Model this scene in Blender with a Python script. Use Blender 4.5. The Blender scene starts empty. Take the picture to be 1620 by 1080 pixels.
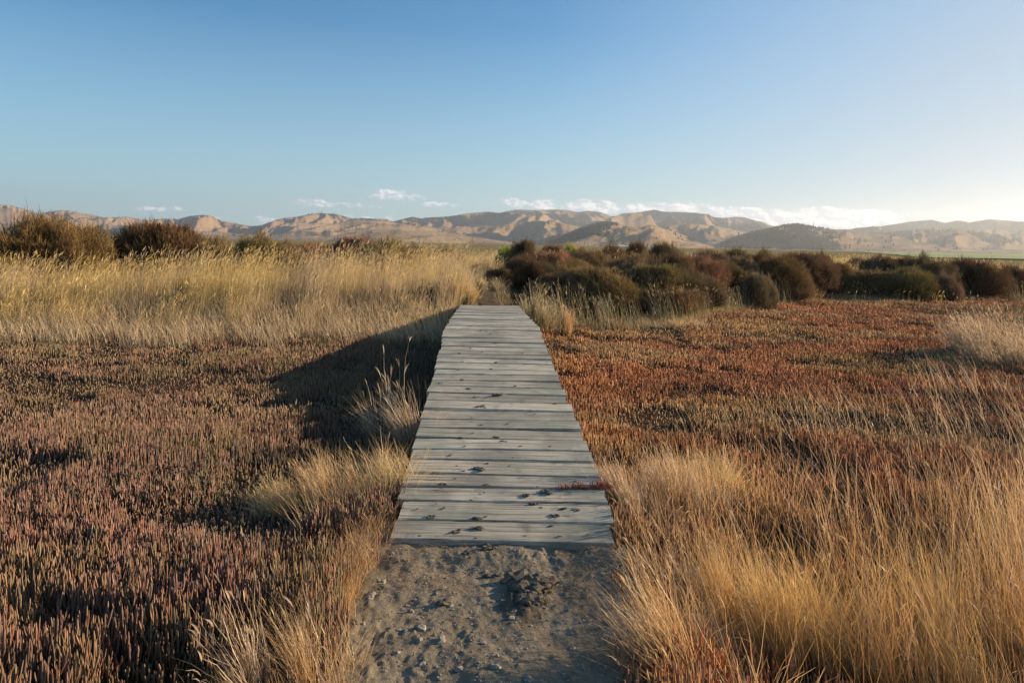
import bpy, math, random
import numpy as np
R = np.random.default_rng(7)
random.seed(7)
sc = bpy.context.scene
np.seterr(all='ignore')
COL = sc.collection
F = 1080.0; PI = math.pi; CX = 810.0; CY = 386.0; H = 1.60
ROLL = math.radians(1.1)
SUN_EL = math.radians(15.5); SUN_AZ = math.radians(72)      # azimuth measured from the view axis (+Y) towards +X

# ------------------------------------------------------------------ helpers
def uv(px, py):
    u = (np.asarray(px, float) - CX); v = (np.asarray(py, float) - CY)
    return (u*math.cos(ROLL) + v*math.sin(ROLL))/F, (-u*math.sin(ROLL) + v*math.cos(ROLL))/F
def at(px, py, D):
    a, b = uv(px, py)
    return a*D, D, H - b*D
def ss(a, b, x):
    t = np.clip((np.asarray(x, float) - a)/(b - a), 0, 1); return t*t*(3 - 2*t)
def _h(i, j, k, s):
    n = (i*374761393 + j*668265263 + k*2147483647 + s*974634777) & 0xffffffff
    n = ((n ^ (n >> 13))*1274126177) & 0xffffffff
    n = ((n ^ (n >> 16))*2246822519) & 0xffffffff
    return ((n ^ (n >> 15)) & 0xffffff)/float(0xffffff)
def noise2(x, y, s=0):
    x = np.asarray(x, float); y = np.asarray(y, float)
    xi = np.floor(x).astype(np.int64); yi = np.floor(y).astype(np.int64)
    fx = x - xi; fy = y - yi
    fx = fx*fx*fx*(fx*(fx*6 - 15) + 10); fy = fy*fy*fy*(fy*(fy*6 - 15) + 10)
    a = _h(xi, yi, 0, s); b = _h(xi+1, yi, 0, s); c = _h(xi, yi+1, 0, s); d = _h(xi+1, yi+1, 0, s)
    return (a*(1-fx) + b*fx)*(1-fy) + (c*(1-fx) + d*fx)*fy
def fbm(x, y, o=4, s=0, g=.5):
    t = 0; a = 1; n = 0
    for k in range(o):
        t = t + a*noise2(np.asarray(x)*2**k + 17.3*k, np.asarray(y)*2**k - 9.1*k, s + k); n += a; a *= g
    return t/n
def ridged(x, y, o=4, s=0, g=.5):
    t = 0; a = 1; n = 0
    for k in range(o):
        v = 1 - np.abs(2*noise2(np.asarray(x)*2**k + 7.7*k, np.asarray(y)*2**k + 3.1*k, s + k) - 1)
        t = t + a*v; n += a; a *= g
    return t/n
def noise3(p, s=0):
    i = np.floor(p).astype(np.int64); f = p - i; f = f*f*(3 - 2*f); o = 0
    for dx in (0, 1):
        for dy in (0, 1):
            for dz in (0, 1):
                w = (f[:, 0] if dx else 1-f[:, 0])*(f[:, 1] if dy else 1-f[:, 1])*(f[:, 2] if dz else 1-f[:, 2])
                o = o + w*_h(i[:, 0]+dx, i[:, 1]+dy, i[:, 2]+dz, s)
    return o

def mesh(name, v, faces, mat, col=None, smooth=False, parent=None, link=True):
    """faces: list of (m,k) int arrays"""
    me = bpy.data.meshes.new(name)
    v = np.ascontiguousarray(v, np.float32).reshape(-1, 3)
    me.vertices.add(len(v)); me.vertices.foreach_set('co', v.ravel())
    li = np.concatenate([f.reshape(-1) for f in faces]).astype(np.int32)
    st = []; o = 0
    for f in faces:
        st.append(np.arange(len(f))*f.shape[1] + o); o += f.size
    st = np.concatenate(st).astype(np.int32)
    me.loops.add(len(li)); me.loops.foreach_set('vertex_index', li)
    me.polygons.add(len(st)); me.polygons.foreach_set('loop_start', st)
    me.update(calc_edges=True)
    if smooth: me.polygons.foreach_set('use_smooth', np.ones(len(st), bool))
    else: me.polygons.foreach_set('use_smooth', np.zeros(len(st), bool))
    if col is not None:
        a = me.color_attributes.new('Col', 'FLOAT_COLOR', 'POINT')
        c = np.ones((len(v), 4), np.float32); c[:, :3] = np.asarray(col).reshape(-1, 3)
        a.data.foreach_set('color', c.ravel())
    me.materials.append(mat)
    ob = bpy.data.objects.new(name, me)
    if link: COL.objects.link(ob)
    if parent: ob.parent = parent
    return ob
def tag(o, label=None, cat=None, group=None, kind=None):
    if label: o['label'] = label
    if cat: o['category'] = cat
    if group: o['group'] = group
    if kind: o['kind'] = kind
    return o
def empty(name, loc=(0, 0, 0), rz=0):
    e = bpy.data.objects.new(name, None); COL.objects.link(e); e.location = loc; e.rotation_euler.z = rz
    e.empty_display_size = .2
    return e
def grid(xs, ys, zf):
    X, Y = np.meshgrid(xs, ys); Z = zf(X, Y)
    n, m = X.shape
    v = np.stack([X, Y, Z], -1).reshape(-1, 3)
    i = np.arange(n*m).reshape(n, m)
    q = np.stack([i[:-1, :-1], i[:-1, 1:], i[1:, 1:], i[1:, :-1]], -1).reshape(-1, 4)
    return v, q

class Soup:
    """collects strips (blades) and prisms (stems)"""
    def __init__(s): s.v = []; s.q = []; s.c = []; s.n = 0
    def _center(s, P, h, az, th0, th1, ns, pw):
        n = len(P); pts = [P.copy()]; p = P.copy(); dirs = []
        for k in range(ns):
            t = (k + .5)/ns; th = th0 + th1*t**pw
            d = np.stack([np.sin(th)*np.cos(az), np.sin(th)*np.sin(az), np.cos(th)], -1)
            p = p + d*(h/ns)[:, None]; pts.append(p.copy()); dirs.append(d)
        return np.stack(pts, 1)
    def blades(s, P, h, az, th0, th1, w, c0, c1, ns=4, prof=None, pw=1.3, wob=0):
        n = len(P)
        if n == 0: return
        C = s._center(P, h, az, th0, th1, ns, pw)
        if wob: C[:, 1:, :2] += R.normal(0, wob, (n, ns, 2))*h[:, None, None]
        ps = R.uniform(0, math.pi, n)
        W = np.stack([np.cos(ps), np.sin(ps), 0*ps], -1)
        if prof is None: prof = [1.0 - .85*(k/ns)**1.5 for k in range(ns+1)]
        prof = np.array(prof)
        off = W[:, None, :]*(w[:, None]*prof[None]*.5)[:, :, None]
        V = np.stack([C - off, C + off], 2)
        t = np.linspace(0, 1, ns+1)[None, :, None]
        col = c0[:, None, :]*(1-t) + c1[:, None, :]*t
        col = np.repeat(col[:, :, None, :], 2, 2)
        s._add(V.reshape(-1, 3), col.reshape(-1, 3), n, (ns+1)*2, np.array([[2*k, 2*k+1, 2*k+3, 2*k+2] for k in range(ns)]))
        return C
    def prisms(s, P, h, az, th0, th1, r, c0, c1, ns, prof, sides=3, pw=1.2):
        n = len(P)
        if n == 0: return
        C = s._center(P, h, az, th0, th1, ns, pw)
        prof = np.array(prof); ph = R.uniform(0, 6.28, n)
        V = []
        for k in range(sides):
            a = ph + k*2*math.pi/sides
            o = np.stack([np.cos(a), np.sin(a), 0*a], -1)
            V.append(C + o[:, None, :]*(r[:, None]*prof[None])[:, :, None])
        V = np.stack(V, 2)
        t = np.linspace(0, 1, ns+1)[None, :, None]
        col = c0[:, None, :]*(1-t) + c1[:, None, :]*t
        col = np.repeat(col[:, :, None, :], sides, 2)
        q = []
        for k in range(ns):
            for j in range(sides):
                q.append([k*sides+j, k*sides+(j+1) % sides, (k+1)*sides+(j+1) % sides, (k+1)*sides+j])
        s._add(V.reshape(-1, 3), col.reshape(-1, 3), n, (ns+1)*sides, np.array(q))
    def _add(s, V, c, n, per, q):
        Q = (q[None] + (np.arange(n)*per)[:, None, None]).reshape(-1, 4) + s.n
        s.v.append(V.astype(np.float32)); s.c.append(c.astype(np.float32)); s.q.append(Q.astype(np.int32)); s.n += len(V)
    def build(s, name, mat, smooth=False, parent=None, origin=None):
        v = np.concatenate(s.v)
        if origin is not None: v = v - np.array(origin, np.float32)
        o = mesh(name, v, [np.concatenate(s.q)], mat, np.concatenate(s.c), smooth, parent)
        if origin is not None: o.location = origin
        return o

# ------------------------------------------------------------------ materials
def newmat(name):
    m = bpy.data.materials.new(name); m.use_nodes = True
    nt = m.node_tree; nt.nodes.clear()
    out = nt.nodes.new('ShaderNodeOutputMaterial')
    return m, nt, out
class NB:
    def __init__(s, nt): s.nt = nt
    def n(s, t, **k):
        x = s.nt.nodes.new(t)
        for a, b in k.items(): setattr(x, a, b)
        return x
    def lk(s, a, b): s.nt.links.new(a, b)
    def put(s, sock, v):
        if isinstance(v, bpy.types.NodeSocket): s.lk(v, sock)
        elif v is not None: sock.default_value = v
    def m(s, op, a, b=None, c=None, clamp=False):
        x = s.n('ShaderNodeMath', operation=op, use_clamp=clamp)
        s.put(x.inputs[0], a); s.put(x.inputs[1], b); s.put(x.inputs[2], c)
        return x.outputs[0]
    def noise(s, vec, scale, detail=4, rough=.55, dim='3D'):
        x = s.n('ShaderNodeTexNoise', noise_dimensions=dim)
        s.put(x.inputs['Vector'], vec); x.inputs['Scale'].default_value = scale
        x.inputs['Detail'].default_value = detail; x.inputs['Roughness'].default_value = rough
        return x.outputs[0]
    def ramp(s, f, stops):
        x = s.n('ShaderNodeValToRGB'); e = x.color_ramp.elements
        while len(e) < len(stops): e.new(.5)
        for q, (p, c) in zip(e, stops): q.position = p; q.color = (*c, 1) if len(c) == 3 else c
        s.put(x.inputs[0], f); return x.outputs[0]
    def mix(s, f, a, b, mode='MIX'):
        x = s.n('ShaderNodeMix', data_type='RGBA', blend_type=mode)
        s.put(x.inputs[0], f)
        for sk, v in ((x.inputs[6], a), (x.inputs[7], b)):
            s.put(sk, (*v, 1) if isinstance(v, tuple) and len(v) == 3 else v)
        return x.outputs[2]
    def maprange(s, v, a, b, c=0., d=1.):
        x = s.n('ShaderNodeMapRange'); s.put(x.inputs[0], v)
        for i, q in enumerate((a, b, c, d)): x.inputs[i+1].default_value = q
        return x.outputs[0]
    def mapping(s, vec, scale=(1, 1, 1), loc=(0, 0, 0)):
        x = s.n('ShaderNodeMapping'); s.put(x.inputs[0], vec); x.inputs['Scale'].default_value = scale
        x.inputs['Location'].default_value = loc
        return x.outputs[0]
    def bump(s, h, strength, dist, nrm=None):
        x = s.n('ShaderNodeBump'); x.inputs['Strength'].default_value = strength; x.inputs['Distance'].default_value = dist
        s.put(x.inputs['Height'], h)
        if nrm: s.lk(nrm, x.inputs['Normal'])
        return x.outputs[0]
    def obj(s): return s.n('ShaderNodeTexCoord').outputs['Object']
    def pos(s): return s.n('ShaderNodeNewGeometry').outputs['Position']

def leafmat(name, trans=.35, tint=False, gloss=.0):
    m, nt, out = newmat(name); b = NB(nt)
    c = b.n('ShaderNodeAttribute', attribute_name='Col').outputs['Color']
    if tint:
        oc = b.n('ShaderNodeObjectInfo').outputs['Color']
        c = b.mix(1.0, c, oc, 'MULTIPLY')
    d = b.n('ShaderNodeBsdfDiffuse'); b.put(d.inputs[0], c)
    t = b.n('ShaderNodeBsdfTranslucent'); b.put(t.inputs[0], c)
    x = b.n('ShaderNodeMixShader'); x.inputs[0].default_value = trans
    b.lk(d.outputs[0], x.inputs[1]); b.lk(t.outputs[0], x.inputs[2])
    o = x.outputs[0]
    if gloss:
        g = b.n('ShaderNodeBsdfGlossy'); g.inputs['Roughness'].default_value = .45
        y = b.n('ShaderNodeMixShader'); y.inputs[0].default_value = gloss
        b.lk(o, y.inputs[1]); b.lk(g.outputs[0], y.inputs[2]); o = y.outputs[0]
    b.lk(o, out.inputs[0])
    return m
M_GRASS = leafmat('dry_grass', .45, gloss=.04)
M_GLASS = leafmat('glasswort_stem', .15, gloss=.04)
M_SHRUB = leafmat('shrub_twigs', .2, tint=True)

def groundmat():
    m, nt, out = newmat('marsh_soil'); b = NB(nt)
    p = b.pos(); xyz = b.n('ShaderNodeSeparateXYZ'); b.lk(p, xyz.inputs[0])
    n1 = b.noise(p, 3.0, 6, .6); n2 = b.noise(p, .02, 5, .6)
    near = b.ramp(n1, [(.3, (.030, .020, .014)), (.7, (.065, .045, .030))])
    far = b.ramp(n2, [(.35, (.17, .14, .07)), (.5, (.26, .20, .10)), (.62, (.12, .13, .05)), (.75, (.28, .22, .12))])
    f = b.maprange(xyz.outputs[1], 25, 60)
    c = b.mix(f, near, far)
    s = b.n('ShaderNodeBsdfPrincipled'); b.put(s.inputs['Base Color'], c); s.inputs['Roughness'].default_value = 1; s.inputs['Specular IOR Level'].default_value = 0
    b.lk(b.bump(n1, .6, .03), s.inputs['Normal']); b.lk(s.outputs[0], out.inputs[0])
    return m
def dirtmat():
    m, nt, out = newmat('dry_dirt'); b = NB(nt)
    p = b.pos()
    n1 = b.noise(p, 4, 6, .6); n2 = b.noise(p, 60, 6, .7); n3 = b.noise(p, 14, 5, .6)
    c = b.ramp(n1, [(.3, (.15, .128, .098)), (.55, (.24, .207, .155)), (.75, (.32, .28, .215))])
    c = b.mix(b.maprange(n2, .35, .75), c, (.16, .13, .09), 'MIX')
    c2 = b.mix(b.maprange(n3, .58, .7), c, (.11, .09, .065))
    a = b.n('ShaderNodeAttribute', attribute_name='Col').outputs['Color']
    c3 = b.mix(1.0, c2, a, 'MULTIPLY')
    s = b.n('ShaderNodeBsdfPrincipled'); b.put(s.inputs['Base Color'], c3); s.inputs['Roughness'].default_value = .95
    s.inputs['Specular IOR Level'].default_value = .05
    nn = b.bump(n3, .7, .014); nn = b.bump(n2, 1.0, .008, nn)
    b.lk(nn, s.inputs['Normal']); b.lk(s.outputs[0], out.inputs[0])
    return m
def clodmat(name, c0, c1, sc_=60):
    m, nt, out = newmat(name); b = NB(nt)
    p = b.obj(); n1 = b.noise(p, sc_, 5, .65)
    c = b.ramp(n1, [(.35, c0), (.7, c1)])
    s = b.n('ShaderNodeBsdfPrincipled'); b.put(s.inputs['Base Color'], c); s.inputs['Roughness'].default_value = .9
    b.lk(b.bump(n1, .5, .005), s.inputs['Normal']); b.lk(s.outputs[0], out.inputs[0])
    return m
def woodmat():
    m, nt, out = newmat('weathered_timber'); b = NB(nt)
    p = b.obj(); a = b.n('ShaderNodeAttribute', attribute_name='Col')
    sp = b.n('ShaderNodeSeparateColor'); b.lk(a.outputs['Color'], sp.inputs[0])
    off = b.n('ShaderNodeCombineXYZ'); b.put(off.inputs[0], b.m('MULTIPLY', sp.outputs[0], 37.)); b.put(off.inputs[2], b.m('MULTIPLY', sp.outputs[1], 53.))
    v = b.n('ShaderNodeVectorMath', operation='ADD'); b.lk(p, v.inputs[0]); b.lk(off.outputs[0], v.inputs[1]); v = v.outputs[0]
    wv = b.noise(b.mapping(v, (1.2, 4, 4)), 1.5, 3)
    vv = b.n('ShaderNodeVectorMath', operation='MULTIPLY_ADD'); b.lk(v, vv.inputs[0]); vv.inputs[1].default_value = (1, 1, 1)
    cw = b.n('ShaderNodeCombineXYZ'); b.put(cw.inputs[1], b.m('MULTIPLY', wv, .05)); b.lk(cw.outputs[0], vv.inputs[2])
    g1 = b.noise(b.mapping(vv.outputs[0], (1.6, 70, 70)), 1.0, 6, .65)
    g2 = b.noise(b.mapping(vv.outputs[0], (5, 260, 260)), 1.0, 3, .6)
    st = b.noise(v, 2.6, 5, .6); st2 = b.noise(v, 9, 5, .65)
    base = b.ramp(g1, [(.36, (.12, .108, .088)), (.47, (.41, .37, .285)), (.60, (.56, .51, .405))])
    c = b.mix(b.maprange(g2, .55, .75, 0, .55), base, (.10, .095, .085))
    c = b.mix(b.maprange(st, .43, .64, 0, .75), c, (.20, .19, .16))
    c = b.mix(b.maprange(st2, .57, .7, 0, .6), c, (.15, .13, .105))
    c = b.mix(b.maprange(b.noise(v, 1.3, 3), .5, .7, 0, .35), c, (.30, .34, .25))
    # dark knots
    vo = b.n('ShaderNodeTexVoronoi'); b.lk(b.mapping(v, (2.0, 6.5, 6.5)), vo.inputs['Vector']); vo.inputs['Scale'].default_value = 1.
    kn = b.maprange(vo.outputs['Distance'], .035, .075, 1, 0)
    c = b.mix(b.m('MULTIPLY', kn, .75), c, (.07, .055, .045))
    tone = b.m('MULTIPLY_ADD', sp.outputs[2], .5, .72)
    tc = b.n('ShaderNodeCombineXYZ')
    for i in range(3): b.put(tc.inputs[i], tone)
    c = b.mix(1.0, c, tc.outputs[0], 'MULTIPLY')
    s = b.n('ShaderNodeBsdfPrincipled'); b.put(s.inputs['Base Color'], c); s.inputs['Roughness'].default_value = .8
    s.inputs['Specular IOR Level'].default_value = .35
    nn = b.bump(g1, .55, .004); nn = b.bump(g2, .5, .002, nn)
    b.lk(nn, s.inputs['Normal']); b.lk(s.outputs[0], out.inputs[0])
    return m
def hillmat():
    m, nt, out = newmat('dry_hill_grass'); b = NB(nt)
    p = b.pos()
    n1 = b.noise(p, .004, 6, .6); n2 = b.noise(p, .03, 5, .6)
    c = b.ramp(n1, [(.3, (.175, .12, .075)), (.5, (.25, .178, .112)), (.7, (.31, .23, .148))])
    c = b.mix(b.maprange(n2, .55, .75, 0, .5), c, (.20, .14, .085))
    c = b.mix(b.maprange(b.noise(p, .0025, 4), .58, .66, 0, .5), c, (.12, .12, .06))
    sx = b.n('ShaderNodeSeparateXYZ'); b.lk(p, sx.inputs[0])
    s = b.n('ShaderNodeBsdfDiffuse'); b.put(s.inputs[0], c)
    b.lk(b.bump(b.noise(p, .012, 6, .6), .8, 12.), s.inputs['Normal'])
    b.lk(s.outputs[0], out.inputs[0])
    return m
def plain(name, c, rough=.9, metal=0):
    m, nt, out = newmat(name); b = NB(nt)
    n = b.noise(b.obj(), 6, 4); cc = b.mix(b.maprange(n, .3, .7, 0, .5), c, tuple(x*.6 for x in c))
    s = b.n('ShaderNodeBsdfPrincipled'); b.put(s.inputs['Base Color'], cc); s.inputs['Roughness'].default_value = rough
    s.inputs['Metallic'].default_value = metal
    b.lk(s.outputs[0], out.inputs[0]); return m
M_GROUND = groundmat(); M_DIRT = dirtmat(); M_WOOD = woodmat(); M_HILL = hillmat()
M_CLOD = clodmat('dried_mud', (.05, .04, .03), (.17, .14, .10))
M_STONE = clodmat('grey_stone', (.16, .143, .116), (.34, .31, .255), 40)
M_FIELD = plain('green_pasture', (.14, .22, .05))
M_TREE = plain('dark_conifer', (.035, .05, .028))
M_MAST = plain('galvanised_steel', (.25, .25, .26), .5, .6)
M_BARK = plain('shrub_bark', (.08, .055, .045))

# ------------------------------------------------------------------ terrain
# deck profile: photo row -> distance; heights follow
_py = np.array([857, 828.5, 798.5, 773.5, 751, 729, 710, 692.5, 675.5, 663.5, 648.5, 635.5, 623, 613.7, 603.8, 593.7, 584.7, 575.8, 568.8, 562.5, 555.5, 548.8, 542.7, 536.6, 530.4, 523, 516.7])
_dk = np.array([857, 751, 710, 675.5, 648.5, 623, 584.7, 548.8, 516.7])
_dD = np.array([3.52, 4.27, 4.67, 5.07, 5.48, 5.92, 6.80, 7.78, 8.86])
joints = list(np.interp(-_py, -_dk, _dD))
_zD = np.array([3.52, 4.27, 5.1, 5.92, 6.8, 7.78, 8.86, 10.9, 14.4])
_zr = np.array([857, 751, 675.5, 623, 584.7, 548.8, 516.7, 500, 483.3])
_zz = H - (_zr - CY)/F*_zD
while joints[-1] < 14.3: joints.append(joints[-1] + .2)
joints = np.array(joints)
def deck_z(Y): return np.interp(Y, _zD, _zz)
_ly = np.array([857, 828.5, 828.4, 798.5, 773.5, 751, 710, 675.5, 648.5, 623, 584.7, 548.8, 523, 516.7, 500, 483.3])
_lx = np.array([627, 632, 640, 641, 645, 651, 660, 669.5, 677, 683, 692.5, 700.7, 706, 709, 720, 731.5])
_rx = np.array([983, 979, 979, 977, 961, 954, 937, 923, 912, 900, 885, 867.5, 858, 855.5, 839, 822])
_lD = np.interp(-_ly, -_zr, _zD)
def deck_l(Y): return np.interp(Y, _lD, (_lx - CX)/F*_lD)
def deck_r(Y): return np.interp(Y, _lD, (_rx - CX)/F*_lD)
def deck_c(Y): return .5*(deck_l(Y) + deck_r(Y))

def levee_front(X, Y):
    a = X/np.maximum(Y, 1)
    f = np.interp(a, [-1.2, -.6, -.3, -.08, .05, .12, .2, .27, .36, .45, .55, .65, .9, 1.3], [10.5, 11, 11.6, 12.0, 13.3, 14.7, 15.6, 16.6, 19.8, 24.5, 25, 26.5, 28, 29])
    return f + 1.4*(fbm(X*.35, Y*.2, 3, 5) - .5)
def gz(X, Y):
    X = np.asarray(X, float); Y = np.asarray(Y, float)
    f = levee_front(X, Y)
    z = np.where(X < 0, -.13, -.22)*ss(np.where(X < 0, 4.6, 3.6), np.where(X < 0, 6.6, 6.0), Y) + .55*ss(f, f + 4.0, Y)
    z = z - np.where(X > 0, .13, .03)*ss(.62, 1.15, np.abs(X + .07))*(1 - ss(4.0, 6.5, Y))
    z = z + .07*(fbm(X*.6, Y*.6, 4, 11) - .5) + .5*(fbm(X*.04, Y*.04, 3, 12) - .5)*ss(25, 60, Y)
    z = z - .3*ss(45, 110, Y)
    # unseen ground raised under the deck so low sun cannot pass beneath it
    c = deck_c(np.clip(Y, 3.5, 14.4)); dd = np.abs(X - c)
    m = (1 - ss(.30, .62, dd))*ss(3.7, 4.2, Y)*(1 - ss(13.8, 14.4, Y))
    z = z*(1-m) + np.maximum(z, deck_z(Y) - .34)*m
    m2 = (1 - ss(.5, .9, np.abs(X + .05)))*(1 - ss(3.7, 4.1, Y))
    z = z*(1-m2) + (-.045)*m2
    return z
s = 2.2; a = math.asinh(9000/s)
xs = np.sinh(np.linspace(-a, a, 431))*s
b1 = math.asinh(9000/s); ys = np.concatenate([-np.sinh(np.linspace(math.asinh(300/s), 0, 40))[:-1]*s, np.sinh(np.linspace(0, b1, 260))*s]) + 5.0
v, q = grid(xs, ys, gz)
tag(mesh('ground', v, [q], M_GROUND, smooth=True), kind='structure')

# path: near dirt apron and far track over the bank
def path_near(X, Y):
    z = .012*(fbm(X*3, Y*3, 3, 21) - .5)*2 + .016*(fbm(X*11, Y*9, 4, 22) - .5)*2
    cl = np.clip(fbm(X*32, Y*26, 4, 23, .6) - .50, 0, 1)*ss(.38, .62, fbm(X*5, Y*4, 2, 28))
    z = z + cl*.030 + .004*(fbm(X*110, Y*110, 2, 24) - .5)
    d = np.hypot((X - .07)/.10, (Y - 3.08)/.22)           # trodden clods right of the middle
    z = z + .012*np.clip(1 - d, 0, 1) + .028*np.clip(fbm(X*42, Y*30, 3, 29) - .42, 0, 1)*np.clip(1.25 - d, 0, 1)*2
    z = z - .020*np.exp(-((X - .30)/.13)**2)*ss(1.5, 2.2, Y)
    e = np.abs(X + .08 + .06*(fbm(Y*1.5, 0*Y, 2, 25) - .5))
    z = z + .04*ss(3.3, 3.5, Y)
    return z - .09*ss(.62, .9, e) + .004
xs1 = np.arange(-1.05, 1.0, .008); ys1 = np.concatenate([np.arange(-3, 1.2, .05), np.arange(1.2, 3.66, .0075)])
v1, q1 = grid(xs1, ys1, path_near)
wet = .55 + .45*ss(.25, .75, 1 - np.clip(1.3 - np.hypot((v1[:, 0]-.08)/.13, (v1[:, 1]-3.05)/.25), 0, 1))
c1 = np.repeat(wet[:, None], 3, 1)
def pc(Y): return np.interp(Y, [14, 14.6, 19.6, 25, 40], [-.45, -.45, -.86, -1.5, -3.4])
ty = np.arange(14.2, 40, .06); tx = np.linspace(-1, 1, 41)
TX, TY = np.meshgrid(tx, ty); WX = pc(TY) + TX*(.46 + .16*(fbm(TY*1.3, TX*2, 2, 32) - .5))
WZ = gz(WX, TY) + .03 - .16*ss(.35, 1, np.abs(TX)) + .03*(fbm(WX*6, TY*4, 4, 31) - .5)
WZ = WZ + (np.interp(14.4, _zD, _zz) - .03 - gz(WX, TY))*(1 - ss(14.4, 15.6, TY))*(1 - ss(.35, 1, np.abs(TX)))
i = np.arange(TX.size).reshape(TX.shape) + len(v1)
q2 = np.stack([i[:-1, :-1], i[:-1, 1:], i[1:, 1:], i[1:, :-1]], -1).reshape(-1, 4)
v2 = np.stack([WX, TY, WZ], -1).reshape(-1, 3)
tag(mesh('path', np.concatenate([v1, v2]), [np.concatenate([q1, q2])], M_DIRT, np.concatenate([c1, np.array([[.52, .46, .40]])*np.ones((len(v2), 1))]), smooth=True), kind='structure')

# ------------------------------------------------------------------ boardwalk
board = empty('boardwalk', (0, 3.5, 0))
tag(board, 'weathered grey timber boardwalk of cross planks humped over the marsh', 'boardwalk')
vs = []; fs = []; cs = []; nv = 0
nx = 25
for k in range(len(joints) - 1):
    y0, y1 = joints[k], joints[k+1]
    g = random.uniform(.009, .015)
    if k in (5, 9, 10, 15): g += .005
    skew = random.uniform(-.004, .004)
    l = deck_l(.5*(y0+y1)) + random.uniform(-.013, .011); r = deck_r(.5*(y0+y1)) + random.uniform(-.011, .014)
    if k == 0: l, r = (627-CX)/F*y0 - .005, (982-CX)/F*y0
    dz = random.uniform(-.004, .004); th = .048
    tl = random.uniform(-.006, .006)
    prof = [(y0+g, -th), (y0+g, -.004), (y0+g+.004, 0), (.5*(y0+y1), random.uniform(-.003, .001)), (y1-g-.004, 0), (y1-g, -.004), (y1-g, -th)]
    X = np.linspace(l, r, nx)
    bow = random.uniform(-.004, .004)*(1 - (2*(X-l)/(r-l) - 1)**2)
    tone = random.random()*.8 + .1; r1, r2 = random.random(), random.random()
    for (py, pz) in prof:
        e = .0045*(noise2(X*22, X*0 + k*3.1 + py, 3) - .5)*2
        ypos = py + skew*(X/.6) + (e if abs(py-.5*(y0+y1)) > .02 else 0)
        zz = deck_z(py) + dz + pz + tl*(X/.6) + bow + .0015*(noise2(X*9, X*0+k+py*5, 4) - .5)
        yy = ypos - 3.5
        vs.append(np.stack([X, yy, zz], -1)); cs.append(np.tile([r1, r2, tone], (nx, 1)))
    np_ = len(prof)
    ii = nv + np.arange(np_*nx).reshape(np_, nx)
    qq = np.stack([ii[:-1, :-1], ii[:-1, 1:], ii[1:, 1:], ii[1:, :-1]], -1).reshape(-1, 4)
    fs.append(qq)
    fs.append(np.stack([ii[-1, :-1], ii[-1, 1:], ii[0, 1:], ii[0, :-1]], -1))
    nv += np_*nx
    for col_ in (0, nx-1):
        cap = ii[:, col_]; cap = cap if col_ else cap[::-1]
        fs.append(np.array([[cap[0], cap[1], cap[5], cap[6]]])); fs.append(np.array([[cap[1], cap[2], cap[4], cap[5]]]))
deck = mesh('deck', np.concatenate(vs), fs, M_WOOD, np.concatenate(cs), smooth=False, parent=board)
for sx in (0, 1):
    Y = np.arange(3.62, 14.36, .25)
    xo = deck_l(Y) + .10 if sx == 0 else deck_r(Y) - .15
    xo = np.minimum(xo, deck_r(Y) - .1)
    zt = deck_z(Y) - .053; zb = zt - np.where(Y < 4.6, .12, .30)  # unseen bearers, made deep to block low sun and keep the deck shadow solid
    P = []
    for dx, z in ((0, zb), (0, zt), (.05, zt), (.05, zb)): P.append(np.stack([xo + dx, Y - 3.5, z], -1))
    P = np.stack(P, 1); n = len(Y); i = np.arange(n*4).reshape(n, 4)
    qs = [np.stack([i[:-1, j], i[:-1, (j+1) % 4], i[1:, (j+1) % 4], i[1:, j]], -1) for j in range(4)] + [i[:1], i[-1:, ::-1]]
    mesh('side_beam', P.reshape(-1, 3), qs, M_WOOD, np.full((n*4, 3), .4), parent=board)
# ------------------------------------------------------------------ lumps: mud and stones
def deck_pt(px, py):
    Ys = np.linspace(3.5, 14.4, 4000)
    u_, v_ = uv(px, py)
    k = np.argmin(np.abs((H - deck_z(Ys))/Ys - v_)); return float(u_*Ys[k]), float(Ys[k]), float(deck_z(Ys[k]))
def ico(sub=2):
    import bmesh
    bm = bmesh.new(); bmesh.ops.create_icosphere(bm, subdivisions=sub, radius=1)
    v = np.array([x.co[:] for x in bm.verts]); f = np.array([[w.index for w in x.verts] for x in bm.faces]); bm.free(); return v, f
IV, IF = ico(2); IV3, IF3 = ico(3)
def lump(name, loc, w, mat, flat=.45, crumbs=1, rough=.5, stretch=1.6, sub=2, rz=None):
    V = []; Q = []; n = 0
    for k in range(crumbs):
        v, f = (IV, IF) if sub == 2 else (IV3, IF3)
        r = w*.5 if k == 0 and crumbs < 3 else w*random.uniform(.14, .32)
        off = np.zeros(3) if crumbs == 1 else np.array([random.gauss(0, w*.27), random.gauss(0, w*.16), 0])
        sd = random.randint(0, 9999)
        d = 1 + rough*(noise3(v*1.6 + 10 + sd % 37, sd) - .5)*2 + rough*.5*(noise3(v*4 + 10, sd + 1) - .5)*2
        p = v*d[:, None]*np.array([r, r/stretch, r*flat])
        a = random.uniform(-.6, .6); ca, sa = math.cos(a), math.sin(a)
        p = np.stack([p[:, 0]*ca - p[:, 1]*sa, p[:, 0]*sa + p[:, 1]*ca, p[:, 2] + r*flat*.55], -1) + off
        V.append(p); Q.append(f + n); n += len(p)
    o = mesh(name, np.concatenate(V), [np.concatenate(Q)], mat, smooth=(mat is M_STONE))
    o.location = loc
    if rz is not None: o.rotation_euler.z = rz
    return o
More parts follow.
